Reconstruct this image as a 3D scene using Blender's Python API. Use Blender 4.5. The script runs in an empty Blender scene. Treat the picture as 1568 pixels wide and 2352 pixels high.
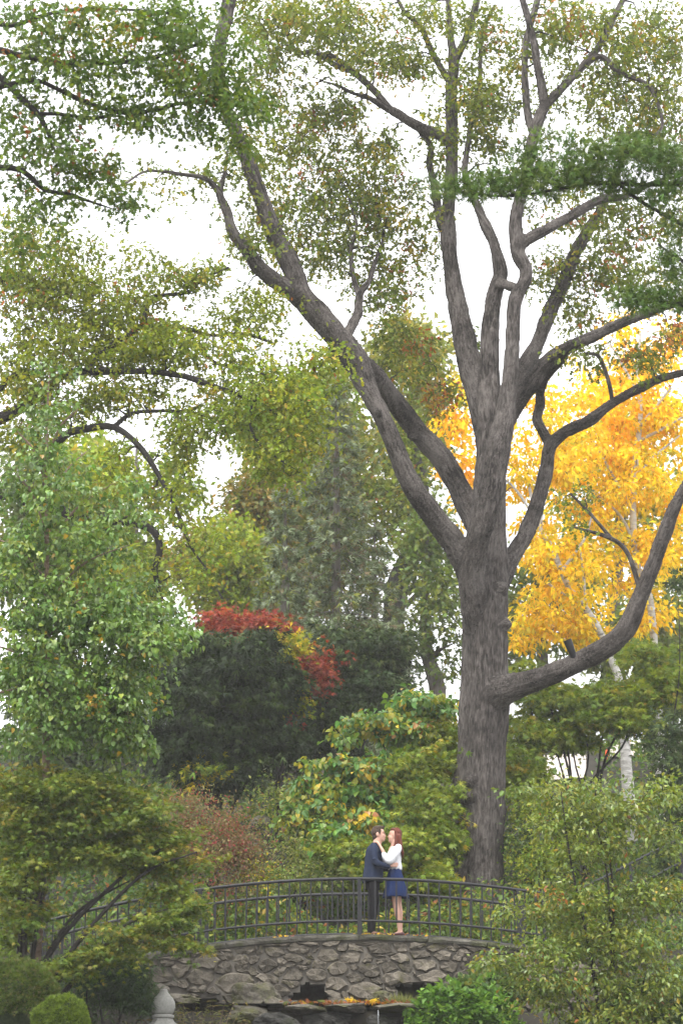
import bpy, bmesh, math, random
import numpy as np
from mathutils import Vector, Matrix
R = math.radians
scene = bpy.context.scene
COL = scene.collection
random.seed(7)

# ------------------------------------------------------------------ camera, sky, sun, exposure
FPX = 4865.0; CX, CY = 784.0, 1176.0            # focal length and centre of a 1568 x 2352 frame
CAM = np.array((0.0, -35.5, -4.1)); PITCH = R(17.9)
cd = bpy.data.cameras.new('camera'); cam = bpy.data.objects.new('camera', cd); COL.objects.link(cam)
cam.location = CAM; cam.rotation_euler = (R(90) + PITCH, 0, 0)
cd.sensor_fit = 'VERTICAL'; cd.sensor_height = 36.0; cd.sensor_width = 24.0
cd.lens = FPX / 2352 * 36; cd.clip_end = 2000; cd.clip_start = 0.5
cd.dof.use_dof = True; cd.dof.focus_distance = 35.6; cd.dof.aperture_fstop = 2.8
scene.camera = cam

w = bpy.data.worlds.new('World'); scene.world = w; w.use_nodes = True
wn = w.node_tree; wn.nodes.clear()
sky = wn.nodes.new('ShaderNodeTexSky'); sky.sky_type = 'NISHITA'; sky.sun_disc = False
sky.sun_elevation = R(62); sky.sun_rotation = R(205); sky.dust_density = 6; sky.air_density = 1
hs = wn.nodes.new('ShaderNodeHueSaturation'); hs.inputs['Saturation'].default_value = 0.12
mx = wn.nodes.new('ShaderNodeMix'); mx.data_type = 'RGBA'; mx.inputs[0].default_value = 0.72
mx.inputs[7].default_value = (10.5, 10.6, 11.0, 1)     # even cloud deck, same units as the sky texture
bg = wn.nodes.new('ShaderNodeBackground'); bg.inputs['Strength'].default_value = 0.125
wo = wn.nodes.new('ShaderNodeOutputWorld')
wn.links.new(sky.outputs[0], hs.inputs['Color']); wn.links.new(hs.outputs[0], mx.inputs[6])
wn.links.new(mx.outputs[2], bg.inputs['Color']); wn.links.new(bg.outputs[0], wo.inputs[0])

sd = bpy.data.lights.new('sun', 'SUN'); sd.energy = 1.5; sd.angle = R(25); sd.color = (1, .97, .92)
sun = bpy.data.objects.new('sun', sd); COL.objects.link(sun)
sun.rotation_euler = (R(28), 0, R(-25))
vs = scene.view_settings; vs.view_transform = 'Standard'; vs.look = 'None'; vs.gamma = 1; vs.exposure = 1.35
try: vs.use_curve_mapping = False
except Exception: pass

# ------------------------------------------------------------------ helpers
_c, _s = math.cos(PITCH), math.sin(PITCH)
FW = np.array((0, _c, _s)); UP = np.array((0, -_s, _c)); RT = np.array((1.0, 0, 0))
def W(px, py, y):
    """world point on the plane Y = y seen along a direction measured from the photograph"""
    px, py, y = np.broadcast_arrays(np.asarray(px, float), np.asarray(py, float), np.asarray(y, float))
    d = FW * FPX + RT * (px - CX)[..., None] + UP * (CY - py)[..., None]
    t = (y - CAM[1]) / d[..., 1]
    return CAM + d * t[..., None]
def MPP(px, py, y):
    p = W(px, py, y); return float(np.dot(p - CAM, FW)) / FPX
def smooth(a, b, x):
    t = np.clip((np.asarray(x, float) - a) / (b - a), 0, 1); return t * t * (3 - 2 * t)
_rt = np.random.default_rng(5).random(4096)
def vnoise(p):
    """value noise, p (N,3) -> 0..1"""
    p = np.asarray(p, float); i = np.floor(p).astype(np.int64); f = p - i; f = f * f * (3 - 2 * f)
    out = 0
    for dx in (0, 1):
        for dy in (0, 1):
            for dz in (0, 1):
                h = ((i[:, 0] + dx) * 73856093 ^ (i[:, 1] + dy) * 19349663 ^ (i[:, 2] + dz) * 83492791) & 4095
                wgt = (f[:, 0] if dx else 1 - f[:, 0]) * (f[:, 1] if dy else 1 - f[:, 1]) * (f[:, 2] if dz else 1 - f[:, 2])
                out = out + wgt * _rt[h]
    return out
def deck(x): return -0.026 * (np.asarray(x, float) - 0.295) ** 2
def gz(x, y):
    """height of the ground"""
    x = np.asarray(x, float); y = np.asarray(y, float)
    chan = 1 - smooth(3.4, 4.8, np.abs(x - 0.3))
    low = -1.28 - 1.3 * np.clip(-1.15 - y, 0, 1.0) - 0.12 * np.clip(-4.5 - y, 0, 30) + .78 * np.exp(-((y + 9.3) / .7) ** 2)
    side = np.minimum(deck(x), -0.3).clip(-0.75) - 0.1 - 0.34 * np.clip(-0.4 - y, 0, 6) - 0.1 * np.clip(-6.4 - y, 0, 30)
    front = chan * low + (1 - chan) * side
    k = 28.0
    hill = -0.2 + 0.37 * np.where(y < 24, y - 2.2, 21.8 + (1 - np.exp(-np.maximum(y - 24, 0) / 6.0)) * 6.0) 
    bump = 0.18 * np.sin(x * .7 + y * .31) * np.sin(y * .5 - x * .2) * smooth(3, 9, y)
    return front + (hill + bump - front) * smooth(1.9, 2.7, y)
def on_ground(px, py, y0=2.5, y1=40):
    """where the line of sight through a pixel meets the ground"""
    ys = np.linspace(y0, y1, 600); p = W(px, py, ys); d = p[:, 2] - gz(p[:, 0], p[:, 1])
    k = np.argmax(d < 0); return p[k] if d[k] < 0 else p[-1]

def link(o, parent=None):
    COL.objects.link(o)
    if parent is not None: o.parent = parent; o.matrix_parent_inverse = Matrix.Translation(-parent.location) if parent.type == 'EMPTY' else Matrix()
    return o
def tag(o, label=None, cat=None, group=None, kind=None):
    if label: o['label'] = label
    if cat: o['category'] = cat
    if group: o['group'] = group
    if kind: o['kind'] = kind
    return o
def empty(name, loc, label, cat, group=None):
    o = bpy.data.objects.new(name, None); o.location = [float(v) for v in loc]; o.empty_display_size = .1; COL.objects.link(o)
    return tag(o, label, cat, group)
def mesh_np(name, V, F, smooth_=True, bk=None, col=None):
    V = np.ascontiguousarray(V, np.float32); F = np.ascontiguousarray(F, np.int32); k = F.shape[1]
    me = bpy.data.meshes.new(name)
    me.vertices.add(len(V)); me.vertices.foreach_set('co', V.ravel())
    me.loops.add(F.size); me.loops.foreach_set('vertex_index', F.ravel())
    me.polygons.add(len(F)); me.polygons.foreach_set('loop_start', np.arange(len(F), dtype=np.int32) * k)
    me.polygons.foreach_set('loop_total', np.full(len(F), k, np.int32))
    me.polygons.foreach_set('use_smooth', np.full(len(F), smooth_))
    if bk is not None:
        a = me.attributes.new('bk', 'FLOAT_VECTOR', 'POINT'); a.data.foreach_set('vector', np.ascontiguousarray(bk, np.float32).ravel())
    if col is not None:
        a = me.attributes.new('Col', 'FLOAT_COLOR', 'POINT')
        c4 = np.ones((len(V), 4), np.float32); c4[:, :3] = col; a.data.foreach_set('color', c4.ravel())
    me.update(calc_edges=True); me.validate()
    return me
def obj_np(name, V, F, mat, parent=None, **k):
    me = mesh_np(name, V, F, **k); me.materials.append(mat)
    return link(bpy.data.objects.new(name, me), parent)
def obj_py(name, V, F, mat, parent=None, sm=False):
    me = bpy.data.meshes.new(name); me.from_pydata([tuple(map(float, v)) for v in V], [], [tuple(int(i) for i in f) for f in F])
    bm = bmesh.new(); bm.from_mesh(me); bmesh.ops.recalc_face_normals(bm, faces=bm.faces); bm.to_mesh(me); bm.free()
    for p in me.polygons: p.use_smooth = sm
    me.materials.append(mat); me.update()
    return link(bpy.data.objects.new(name, me), parent)

def catmull(P, Rr, step):
    P = np.asarray(P, float); Rr = np.asarray(Rr, float); n = len(P)
    if n == 2: P = np.array([P[0], (P[0] + P[1]) / 2, P[1]]); Rr = np.array([Rr[0], Rr.mean(), Rr[1]]); n = 3
    Q = np.vstack([2 * P[0] - P[1], P, 2 * P[-1] - P[-2]]); q = np.concatenate([[Rr[0]], Rr, [Rr[-1]]])
    op, orr = [], []
    for i in range(n - 1):
        a, b, c, d = Q[i:i + 4]; L = np.linalg.norm(c - b); m = max(1, int(round(L / step)))
        t = (np.arange(m) / m)[:, None]
        op.append(.5 * ((2 * b) + (-a + c) * t + (2 * a - 5 * b + 4 * c - d) * t ** 2 + (-a + 3 * b - 3 * c + d) * t ** 3))
        t = t[:, 0]; t = t * t * (3 - 2 * t); orr.append(q[i + 1] * (1 - t) + q[i + 2] * t)
    op.append(P[-1:]); orr.append(Rr[-1:])
    return np.vstack(op), np.concatenate(orr)
class Tubes:
    """tubes collected into one mesh of quads, with straightened bark coordinates"""
    def __init__(s): s.V, s.F, s.B, s.n = [], [], [], 0
    def add(s, P, Rr, step=.1, seg=8, furrow=0., flare=None, lump=0., closed_end=True):
        P, Rr = catmull(P, Rr, step); n = len(P)
        T = np.gradient(P, axis=0); T /= np.linalg.norm(T, axis=1)[:, None] + 1e-9
        ref = np.array((0, -1.0, 0)) if abs(T[0][1]) < .9 else np.array((1.0, 0, 0))
        N = np.zeros_like(P); u = ref - T[0] * np.dot(ref, T[0]); N[0] = u / np.linalg.norm(u)
        for i in range(1, n):
            u = N[i - 1] - T[i] * np.dot(N[i - 1], T[i]); N[i] = u / np.linalg.norm(u)
        B = np.cross(T, N); th = np.arange(seg) / seg * 2 * np.pi
        L = np.concatenate([[0], np.cumsum(np.linalg.norm(np.diff(P, axis=0), axis=1))])
        ct, st = np.cos(th), np.sin(th)
        rr = np.repeat(Rr[:, None], seg, 1)
        off = s.n * .0137 % 50
        bk = np.stack([ct[None] * rr, st[None] * rr, np.repeat(L[:, None], seg, 1)], -1) + off
        if flare is not None: rr = rr * flare(L[:, None], th[None])
        if lump: rr = rr * (1 + lump * (vnoise((bk * np.array((2.2, 2.2, 1.6))).reshape(-1, 3)).reshape(rr.shape) - .5))
        if furrow:
            q = (bk * np.array((13., 13., 2.6))).reshape(-1, 3)
            f = np.abs(vnoise(q) - .5) * 2; f2 = vnoise(q * 2.3)
            rr = rr + furrow * ((f - .45) + .4 * (f2 - .5)).reshape(rr.shape)
        V = P[:, None] + N[:, None] * (ct[None, :, None] * rr[..., None]) + B[:, None] * (st[None, :, None] * rr[..., None])
        i = np.arange(n - 1)[:, None] * seg; j = np.arange(seg)[None]; j2 = (j + 1) % seg
        F = np.stack([i + j, i + j2, i + seg + j2, i + seg + j], -1).reshape(-1, 4)
        s.V.append(V.reshape(-1, 3)); s.F.append(F + s.n); s.B.append(bk.reshape(-1, 3)); s.n += n * seg
    def build(s, name, mat, parent=None):
        return obj_np(name, np.vstack(s.V), np.vstack(s.F), mat, parent, bk=np.vstack(s.B))

# ------------------------------------------------------------------ materials
def nodes(name):
    m = bpy.data.materials.new(name); m.use_nodes = True; nt = m.node_tree; b = nt.nodes['Principled BSDF']
    return m, nt, b
def N(nt, t, **k):
    n = nt.nodes.new(t)
    for a, v in k.items(): setattr(n, a, v)
    return n
def noise(nt, vec, scale, detail=4, rough=.6):
    n = N(nt, 'ShaderNodeTexNoise'); n.inputs['Scale'].default_value = scale; n.inputs['Detail'].default_value = detail; n.inputs['Roughness'].default_value = rough
    if vec is not None: nt.links.new(vec, n.inputs['Vector'])
    return n
def ramp(nt, fac, stops):
    r = N(nt, 'ShaderNodeValToRGB'); e = r.color_ramp.elements
    while len(e) < len(stops): e.new(.5)
    for k, (p, c) in zip(e, stops): k.position = p; k.color = (*c, 1)
    nt.links.new(fac, r.inputs[0]); return r
def bump(nt, b, h, strength, dist=.02):
    n = N(nt, 'ShaderNodeBump'); n.inputs['Strength'].default_value = strength; n.inputs['Distance'].default_value = dist
    nt.links.new(h, n.inputs['Height']); nt.links.new(n.outputs[0], b.inputs['Normal'])
def mapping(nt, vec, sc):
    m = N(nt, 'ShaderNodeMapping'); m.inputs['Scale'].default_value = sc; nt.links.new(vec, m.inputs['Vector']); return m.outputs[0]
def mat_plain(name, c, rough=.7, var=.25, sc=6, metal=0, bmp=.2, spec=.4, coord='Object'):
    m, nt, b = nodes(name); t = N(nt, 'ShaderNodeTexCoord')
    n = noise(nt, t.outputs[coord], sc, 6)
    r = ramp(nt, n.outputs[0], [(.3, tuple(v * (1 - var) for v in c)), (.7, tuple(min(1, v * (1 + var)) for v in c))])
    nt.links.new(r.outputs[0], b.inputs['Base Color']); b.inputs['Roughness'].default_value = rough
    b.inputs['Metallic'].default_value = metal; b.inputs['Specular IOR Level'].default_value = spec
    if bmp: bump(nt, b, n.outputs[0], bmp, .01)
    return m
def mat_bark(name, stops, sc=(15, 15, 2.9), white=None):
    m, nt, b = nodes(name); a = N(nt, 'ShaderNodeAttribute', attribute_name='bk')
    v = mapping(nt, a.outputs['Vector'], sc)
    n1 = noise(nt, v, 1.6, 8, .65); n2 = noise(nt, a.outputs['Vector'], 1.1, 3)
    mixn = N(nt, 'ShaderNodeMath', operation='MULTIPLY_ADD'); mixn.inputs[1].default_value = .62
    nt.links.new(n1.outputs[0], mixn.inputs[0])
    m2 = N(nt, 'ShaderNodeMath', operation='MULTIPLY'); m2.inputs[1].default_value = .38; nt.links.new(n2.outputs[0], m2.inputs[0]); nt.links.new(m2.outputs[0], mixn.inputs[2])
    r = ramp(nt, mixn.outputs[0], stops)
    nt.links.new(r.outputs[0], b.inputs['Base Color']); b.inputs['Roughness'].default_value = .9; b.inputs['Specular IOR Level'].default_value = .2
    bump(nt, b, n1.outputs[0], 1., .09)
    return m
def mat_leaf(name, trans=.42, rough=.5, spec=.3):
    m, nt, b = nodes(name); a = N(nt, 'ShaderNodeAttribute', attribute_name='Col')
    nt.links.new(a.outputs['Color'], b.inputs['Base Color']); b.inputs['Roughness'].default_value = rough; b.inputs['Specular IOR Level'].default_value = spec
    t = N(nt, 'ShaderNodeBsdfTranslucent'); g = N(nt, 'ShaderNodeMix', data_type='RGBA', blend_type='MULTIPLY'); g.inputs[0].default_value = 1
    g.inputs[7].default_value = (1.35, 1.3, .75, 1); nt.links.new(a.outputs['Color'], g.inputs[6]); nt.links.new(g.outputs[2], t.inputs['Color'])
    mxs = N(nt, 'ShaderNodeMixShader'); mxs.inputs[0].default_value = trans
    nt.links.new(b.outputs[0], mxs.inputs[1]); nt.links.new(t.outputs[0], mxs.inputs[2])
    nt.links.new(mxs.outputs[0], nt.nodes['Material Output'].inputs['Surface'])
    return m
def mat_stone(name, c1, c2, moss, sc=5, rnd=.25, moss_at=(.56, .68)):
    m, nt, b = nodes(name); t = N(nt, 'ShaderNodeTexCoord'); g = N(nt, 'ShaderNodeNewGeometry')
    oi = N(nt, 'ShaderNodeObjectInfo')
    pos = g.outputs['Position']
    n1 = noise(nt, pos, sc, 8, .65); n2 = noise(nt, pos, sc * .45, 4, .6); n3 = noise(nt, pos, sc * 5, 5, .7)
    r1 = ramp(nt, n1.outputs[0], [(.3, c1), (.7, c2)])
    hv = N(nt, 'ShaderNodeHueSaturation'); nt.links.new(r1.outputs[0], hv.inputs['Color'])
    mp = N(nt, 'ShaderNodeMapRange'); mp.inputs[3].default_value = 1 - rnd; mp.inputs[4].default_value = 1 + rnd
    nt.links.new(oi.outputs['Random'], mp.inputs[0]); nt.links.new(mp.outputs[0], hv.inputs['Value'])
    r2 = ramp(nt, n2.outputs[0], [(moss_at[0], (0, 0, 0)), (moss_at[1], (1, 1, 1))])
    mxc = N(nt, 'ShaderNodeMix', data_type='RGBA'); nt.links.new(r2.outputs[0], mxc.inputs[0]); nt.links.new(hv.outputs[0], mxc.inputs[6]); mxc.inputs[7].default_value = (*moss, 1)
    r3 = ramp(nt, n3.outputs[0], [(.3, (.55, .55, .55)), (.6, (1.1, 1.1, 1.1))])
    ml = N(nt, 'ShaderNodeMix', data_type='RGBA', blend_type='MULTIPLY'); ml.inputs[0].default_value = .8
    nt.links.new(mxc.outputs[2], ml.inputs[6]); nt.links.new(r3.outputs[0], ml.inputs[7])
    nt.links.new(ml.outputs[2], b.inputs['Base Color']); b.inputs['Roughness'].default_value = .88; b.inputs['Specular IOR Level'].default_value = .25
    add = N(nt, 'ShaderNodeMath', operation='ADD'); nt.links.new(n1.outputs[0], add.inputs[0]); nt.links.new(n3.outputs[0], add.inputs[1])
    bump(nt, b, add.outputs[0], .7, .03)
    return m
M = {}
M['oak_bark'] = mat_bark('oak bark', [(.39, (.012, .010, .009)), (.48, (.062, .053, .047)), (.59, (.15, .132, .12))])
M['dark_bark'] = mat_bark('dark bark', [(.3, (.018, .016, .014)), (.5, (.035, .031, .028)), (.7, (.065, .06, .055))])
M['grey_bark'] = mat_bark('grey bark', [(.3, (.07, .06, .052)), (.5, (.14, .125, .11)), (.7, (.22, .2, .18))])
M['birch_bark'] = mat_bark('birch bark', [(.36, (.06, .055, .05)), (.45, (.42, .4, .37)), (.7, (.68, .66, .62))], sc=(2.5, 2.5, 9))
M['brown_bark'] = mat_bark('young brown bark', [(.3, (.1, .07, .05)), (.5, (.2, .14, .1)), (.7, (.32, .25, .19))], sc=(5, 5, 8))
M['leaf'] = mat_leaf('leaf'); M['leaf_gloss'] = mat_leaf('glossy leaf', .3, .35, .5); M['needle'] = mat_leaf('needle', .12, .6, .2)
M['leaf_thin'] = mat_leaf('thin autumn leaf', .45, .55, .2)
M['stone'] = mat_stone('rubble stone', (.055, .047, .036), (.19, .166, .132), (.085, .078, .036), sc=8, rnd=.34)
M['rock'] = mat_stone('mossy rock', (.06, .054, .044), (.17, .15, .12), (.075, .075, .03), moss_at=(.46, .6))
M['coping'] = mat_stone('coping stone', (.075, .07, .056), (.15, .14, .115), (.08, .085, .04), moss_at=(.5, .66))
M['wet'] = mat_stone('wet dark rock', (.02, .02, .018), (.06, .058, .05), (.03, .035, .018))
M['mortar'] = mat_plain('mortar', (.125, .112, .094), .95, .3, 9, bmp=.5)
M['deckmat'] = mat_plain('deck paving', (.2, .19, .17), .9, .25, 5)
M['lantern'] = mat_plain('pale granite', (.27, .265, .24), .85, .18, 30, bmp=.3)
M['iron'] = mat_plain('black painted iron', (.012, .012, .014), .5, .3, 14, bmp=.05, spec=.3)
M['soil'] = mat_plain('forest soil', (.022, .019, .012), .95, .5, 1.4, bmp=.6)
M['path'] = mat_plain('pale concrete path', (.5, .44, .4), .9, .12, 2, bmp=.1)
M['turf'] = mat_plain('turf', (.11, .16, .03), .9, .4, 3, bmp=.4)
M['orange'] = mat_plain('orange plastic', (.8, .09, .015), .5, .08, 8, bmp=.02)
M['black_rubber'] = mat_plain('black rubber', (.02, .02, .02), .8, .2, 8)
m_, nt_, b_ = nodes('pond water'); b_.inputs['Base Color'].default_value = (.01, .013, .01, 1); b_.inputs['Roughness'].default_value = .06
_t = N(nt_, 'ShaderNodeTexCoord'); bump(nt_, b_, noise(nt_, _t.outputs['Object'], 7, 3).outputs[0], .25, .02); M['water'] = m_
m_, nt_, b_ = nodes('falling water'); b_.inputs['Base Color'].default_value = (.35, .37, .38, 1); b_.inputs['Roughness'].default_value = .15; b_.inputs['Transmission Weight'].default_value = .7; M['fall'] = m_

# ------------------------------------------------------------------ ground, pond, path
xs = np.concatenate([np.linspace(-60, -13, 14), np.linspace(-12, 14, 131), np.linspace(15.5, 60, 14)])
ys = np.concatenate([np.linspace(-60, -13, 24), np.linspace(-12, 34, 231), np.linspace(36, 120, 24)])
X, Y = np.meshgrid(xs, ys); Z = gz(X, Y) + .06 * (vnoise(np.stack([X, Y, X * 0], -1).reshape(-1, 3) * 1.7).reshape(X.shape) - .5)
nx, ny = len(xs), len(ys); I = np.arange((ny - 1) * nx).reshape(ny - 1, nx)[:, :-1].ravel()
tag(obj_np('ground', np.stack([X, Y, Z], -1).reshape(-1, 3), np.stack([I, I + 1, I + nx + 1, I + nx], -1), M['soil']), kind='structure')
tag(obj_py('pond_water', [(-7, -9.2, -2.5), (7, -9.2, -2.5), (7, -2.6, -2.5), (-7, -2.6, -2.5)], [(0, 1, 2, 3)], M['water']), kind='structure')
tag(obj_py('stream_water', [(-2.6, -1.25, -1.2), (2.6, -1.25, -1.2), (2.6, 2.1, -1.2), (-2.6, 2.1, -1.2)], [(0, 1, 2, 3)], M['water']), kind='structure')
def sheet(name, poly, lift, mat, n=14):
    """quad patch draped on the ground: poly = 4 ground corners (x, y)"""
    a, b, c, d = [np.array(p, float) for p in poly]; V = []
    for i in range(n + 1):
        for j in range(n + 1):
            u, v = i / n, j / n; p = a * (1 - u) * (1 - v) + b * u * (1 - v) + c * u * v + d * (1 - u) * v
            V.append((p[0], p[1], float(gz(p[0], p[1])) + lift))
    F = [(i * (n + 1) + j, (i + 1) * (n + 1) + j, (i + 1) * (n + 1) + j + 1, i * (n + 1) + j + 1) for i in range(n) for j in range(n)]
    return tag(obj_py(name, V, F, mat, sm=True), kind='structure')
p1, p2, p3, p4 = [on_ground(*q)[:2] for q in ((1235, 1798), (1345, 1792), (1345, 1738), (1235, 1742))]
sheet('garden_path', (p1, p2, p3, p4), .07, M['path'])
p1, p2, p3, p4 = [on_ground(*q)[:2] for q in ((1400, 1745), (1600, 1728), (1600, 1700), (1400, 1715))]
sheet('upper_path', (p1, p2, p3, p4), .09, M['path'])
sheet('path', ((-14, .3), (-3.75, .3), (-3.75, 2.0), (-14, 3.0)), .06, M['path'])
sheet('approach_path', ((4.35, .3), (14, .3), (14, 2.0), (4.35, 2.0)), .05, M['path'])

# ------------------------------------------------------------------ stone bridge
rng = np.random.default_rng(11)
bridge = empty('stone_bridge', (0.3, 0, -1.3), 'arched rubble stone footbridge over the stream, carrying the couple', 'bridge')
def blob_poly(cx, cz, rx, rz, n, jit, seed):
    r = np.random.default_rng(seed); t = np.arange(n) / n * 2 * np.pi
    k = 1 + jit * (r.random(n) - .5)
    return np.stack([cx + rx * k * np.sign(np.cos(t)) * np.abs(np.cos(t)) ** .7, cz + rz * k * np.sign(np.sin(t)) * np.abs(np.sin(t)) ** .7], -1)
def pz(px, py, y=0.): p = W(px, py, y); return float(p[0]), float(p[2])
def hole(px, py, wx, wz, seed):
    x, z = pz(px, py); m = MPP(px, py, 0); return (x, z, wx * m, wz * m, seed)
HOLES = [hole(711, 2289, 38, 25, 1), hole(954, 2284, 46, 28, 2), hole(440, 2308, 56, 16, 3)]
def in_hole(x, z, grow=0.):
    r = np.zeros(np.shape(x), bool)
    for hx, hz, wx, wz, s in HOLES:
        k = 1 + .22 * np.sin(x * 23 + s * 2) * .5 + .2 * np.sin(z * 31 + s)
        r |= (np.abs((x - hx) / (wx * k + grow)) ** 3 + np.abs((z - hz) / (wz * k + grow)) ** 3) < 1
    return r
def wall_mesh(y0, y1, name, holes=True):
    st = .04; gx = np.arange(-5.2, 4.6, st); nzc = 34
    V, F, idx = [], [], {}
    top = deck(gx) - .06; bot = -1.5
    zc = lambda i, k: bot + (top[i] - bot) * k / nzc
    cell = np.zeros((len(gx) - 1, nzc), bool)
    for i in range(len(gx) - 1):
        xm = gx[i] + st / 2; zz = np.array([(zc(i, k) + zc(i, k + 1)) / 2 for k in range(nzc)])
        cell[i] = ~in_hole(np.full(nzc, xm), zz) if holes else True
    def v(i, k, b):
        key = (i, k, b)
        if key not in idx: idx[key] = len(V); V.append((gx[i], y1 if b else y0, zc(i, k)))
        return idx[key]
    for i in range(len(gx) - 1):
        for k in range(nzc):
            if not cell[i, k]: continue
            F.append((v(i, k, 0), v(i + 1, k, 0), v(i + 1, k + 1, 0), v(i, k + 1, 0)))
            F.append((v(i, k, 1), v(i, k + 1, 1), v(i + 1, k + 1, 1), v(i + 1, k, 1)))
            for di, dk, a, b in ((-1, 0, (0, 0), (0, 1)), (1, 0, (1, 1), (1, 0)), (0, -1, (1, 0), (0, 0)), (0, 1, (0, 1), (1, 1))):
                ii, kk = i + di, k + dk
                if not (0 <= ii < len(gx) - 1 and 0 <= kk < nzc) or not cell[ii, kk]:
                    F.append((v(i + a[0], k + a[1], 0), v(i + b[0], k + b[1], 0), v(i + b[0], k + b[1], 1), v(i + a[0], k + a[1], 1)))
    return obj_py(name, V, F, M['mortar'], bridge)
wall_mesh(.012, .4, 'wall'); wall_mesh(1.66, 1.98, 'wall', holes=False)
# deck slab
n = 60; gx = np.linspace(-5.2, 4.6, n + 1); V, F = [], []
for x in gx:
    d = float(deck(x)); V += [(x, .204, d + .0445), (x, 1.79, d + .0445), (x, 1.79, d - .14), (x, .204, d - .14)]
for i in range(n):
    a = i * 4; F += [(a, a + 4, a + 5, a + 1), (a + 1, a + 5, a + 6, a + 2), (a + 2, a + 6, a + 7, a + 3), (a + 3, a + 7, a + 4, a)]
F += [(0, 1, 2, 3), (n * 4 + 3, n * 4 + 2, n * 4 + 1, n * 4)]
obj_py('deck', V, F, M['deckmat'], bridge, sm=False)
# coping slabs, a joint over the middle post
for yy0, yy1 in ((-.075, .2), (1.8, 2.06)):
    edges = [-5.2, -4.1, -3.05, -1.9, -.85, .295, 1.42, 2.4, 3.5, 4.6]
    for a, b in zip(edges[:-1], edges[1:]):
        m = 16; V, F = [], []; ox = rng.random() * 40
        for i in range(m + 1):
            x = a + .006 + (b - a - .012) * i / m; d = float(deck(x)); j = lambda k: .02 * (float(vnoise(np.array([[x * 7 + ox, k * 3.3, .5]]))[0]) - .5)
            V += [(x, yy0 + j(0) * 1.6, d + .012 + j(1)), (x, yy1, d + .012), (x, yy1, d - .075), (x, yy0 + .02 + j(2) * 1.6, d - .075 + j(3)), (x, yy0 + j(4), d - .03 + j(5))]
        for i in range(m):
            q = i * 5; F += [(q + k, q + 5 + k, q + 5 + (k + 1) % 5, q + (k + 1) % 5) for k in range(5)]
        F += [tuple(range(5)), tuple(reversed(range(m * 5, m * 5 + 5)))]
        obj_py('coping_slab', V, F, M['coping'], bridge)
# rubble: an irregular cell pattern, every stone its own mesh
def clip(poly, nrm, d):
    out = []; n = len(poly)
    for i in range(n):
        a, b = poly[i], poly[(i + 1) % n]; da, db = a @ nrm - d, b @ nrm - d
        if da <= 0: out.append(a)
        if (da < 0) != (db < 0) and da != db: out.append(a + (b - a) * (da / (da - db)))
    return out
AN = 1.75                                    # stones are wider than high
sites = []
while len(sites) < 200:
    x = rng.uniform(-4.6, 3.6); z = rng.uniform(-1.42, -.06); top = float(deck(x)) - .1
    if z > top: continue
    frac = (top - z) / (top + 1.42); md = .085 + .2 * frac * rng.random() ** 2 + .1 * rng.random()
    if all(((x - s[0]) / AN) ** 2 + (z - s[1]) ** 2 > (.5 * (md + s[2])) ** 2 for s in sites): sites.append((x, z, md))
    else:
        sites_try = globals().get('_tries', 0) + 1; globals()['_tries'] = sites_try
        if sites_try > 60000: break
S = np.array(sites)
for k, (x, z, md) in enumerate(sites):
    c = np.array((x / AN, z)); poly = [c + np.array(p) for p in ((-.5, -.4), (.5, -.4), (.5, .4), (-.5, .4))]
    for q, (x2, z2, md2) in enumerate(sites):
        if q == k: continue
        o = np.array((x2 / AN, z2)); dv = o - c; L = np.linalg.norm(dv)
        if L > 1.0: continue
        nrm = dv / L; w_ = L / 2 + (md ** 2 - md2 ** 2) / (2 * L) * .8
        poly = clip(poly, nrm, c @ nrm + w_ - rng.uniform(.002, .012))
        if len(poly) < 3: break
    if len(poly) < 3: continue
    P = np.array(poly) * np.array((AN, 1))
    P[:, 1] = np.minimum(P[:, 1], deck(P[:, 0]) - .085 - .008); P[:, 1] = np.maximum(P[:, 1], -1.46)
    for _ in range(1):                       # round the corners
        Qn = np.roll(P, -1, 0); P = np.stack([P * .82 + Qn * .18, P * .18 + Qn * .82], 1).reshape(-1, 2)
    L = np.concatenate([[0], np.cumsum(np.linalg.norm(np.roll(P, -1, 0) - P, axis=1))]); Pc = np.vstack([P, P[:1]])
    m = 12; t = np.arange(m) / m * L[-1]; P = np.stack([np.interp(t, L, Pc[:, 0]), np.interp(t, L, Pc[:, 1])], -1)
    cen = P.mean(0)
    area = .5 * abs(np.sum(P[:, 0] * np.roll(P[:, 1], -1) - np.roll(P[:, 0], -1) * P[:, 1]))
    if area < .004: continue
    hp = in_hole(P[:, 0], P[:, 1])
    if in_hole(cen[0:1], cen[1:2])[0] or hp.mean() > .3: continue
    for _ in range(12):
        hp = in_hole(P[:, 0], P[:, 1])
        if not hp.any(): break
        P[hp] += (cen - P[hp]) * .12
    P += rng.normal(0, .011, P.shape)
    pr = rng.uniform(.012, .06) + .04 * (cen[1] < -.85); tilt = rng.normal(0, .09, 2); V = []
    for sc_, yy in ((1.0, .06), (1.0, -.1 * pr), (.84, -pr)):
        for p in P:
            qd = cen + (p - cen) * sc_
            V.append((qd[0], yy + ((qd - cen) @ tilt if yy < 0 else 0) + (rng.normal(0, .012) if yy < 0 else 0), qd[1]))
    V.append((cen[0], -pr - rng.uniform(-.005, .02), cen[1]))
    F = [(r * m + i, r * m + (i + 1) % m, (r + 1) * m + (i + 1) % m, (r + 1) * m + i) for r in range(2) for i in range(m)]
    F += [(2 * m + i, 2 * m + (i + 1) % m, 3 * m) for i in range(m)]
    obj_py('stone', V, F, M['stone'], bridge, sm=False)

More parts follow.
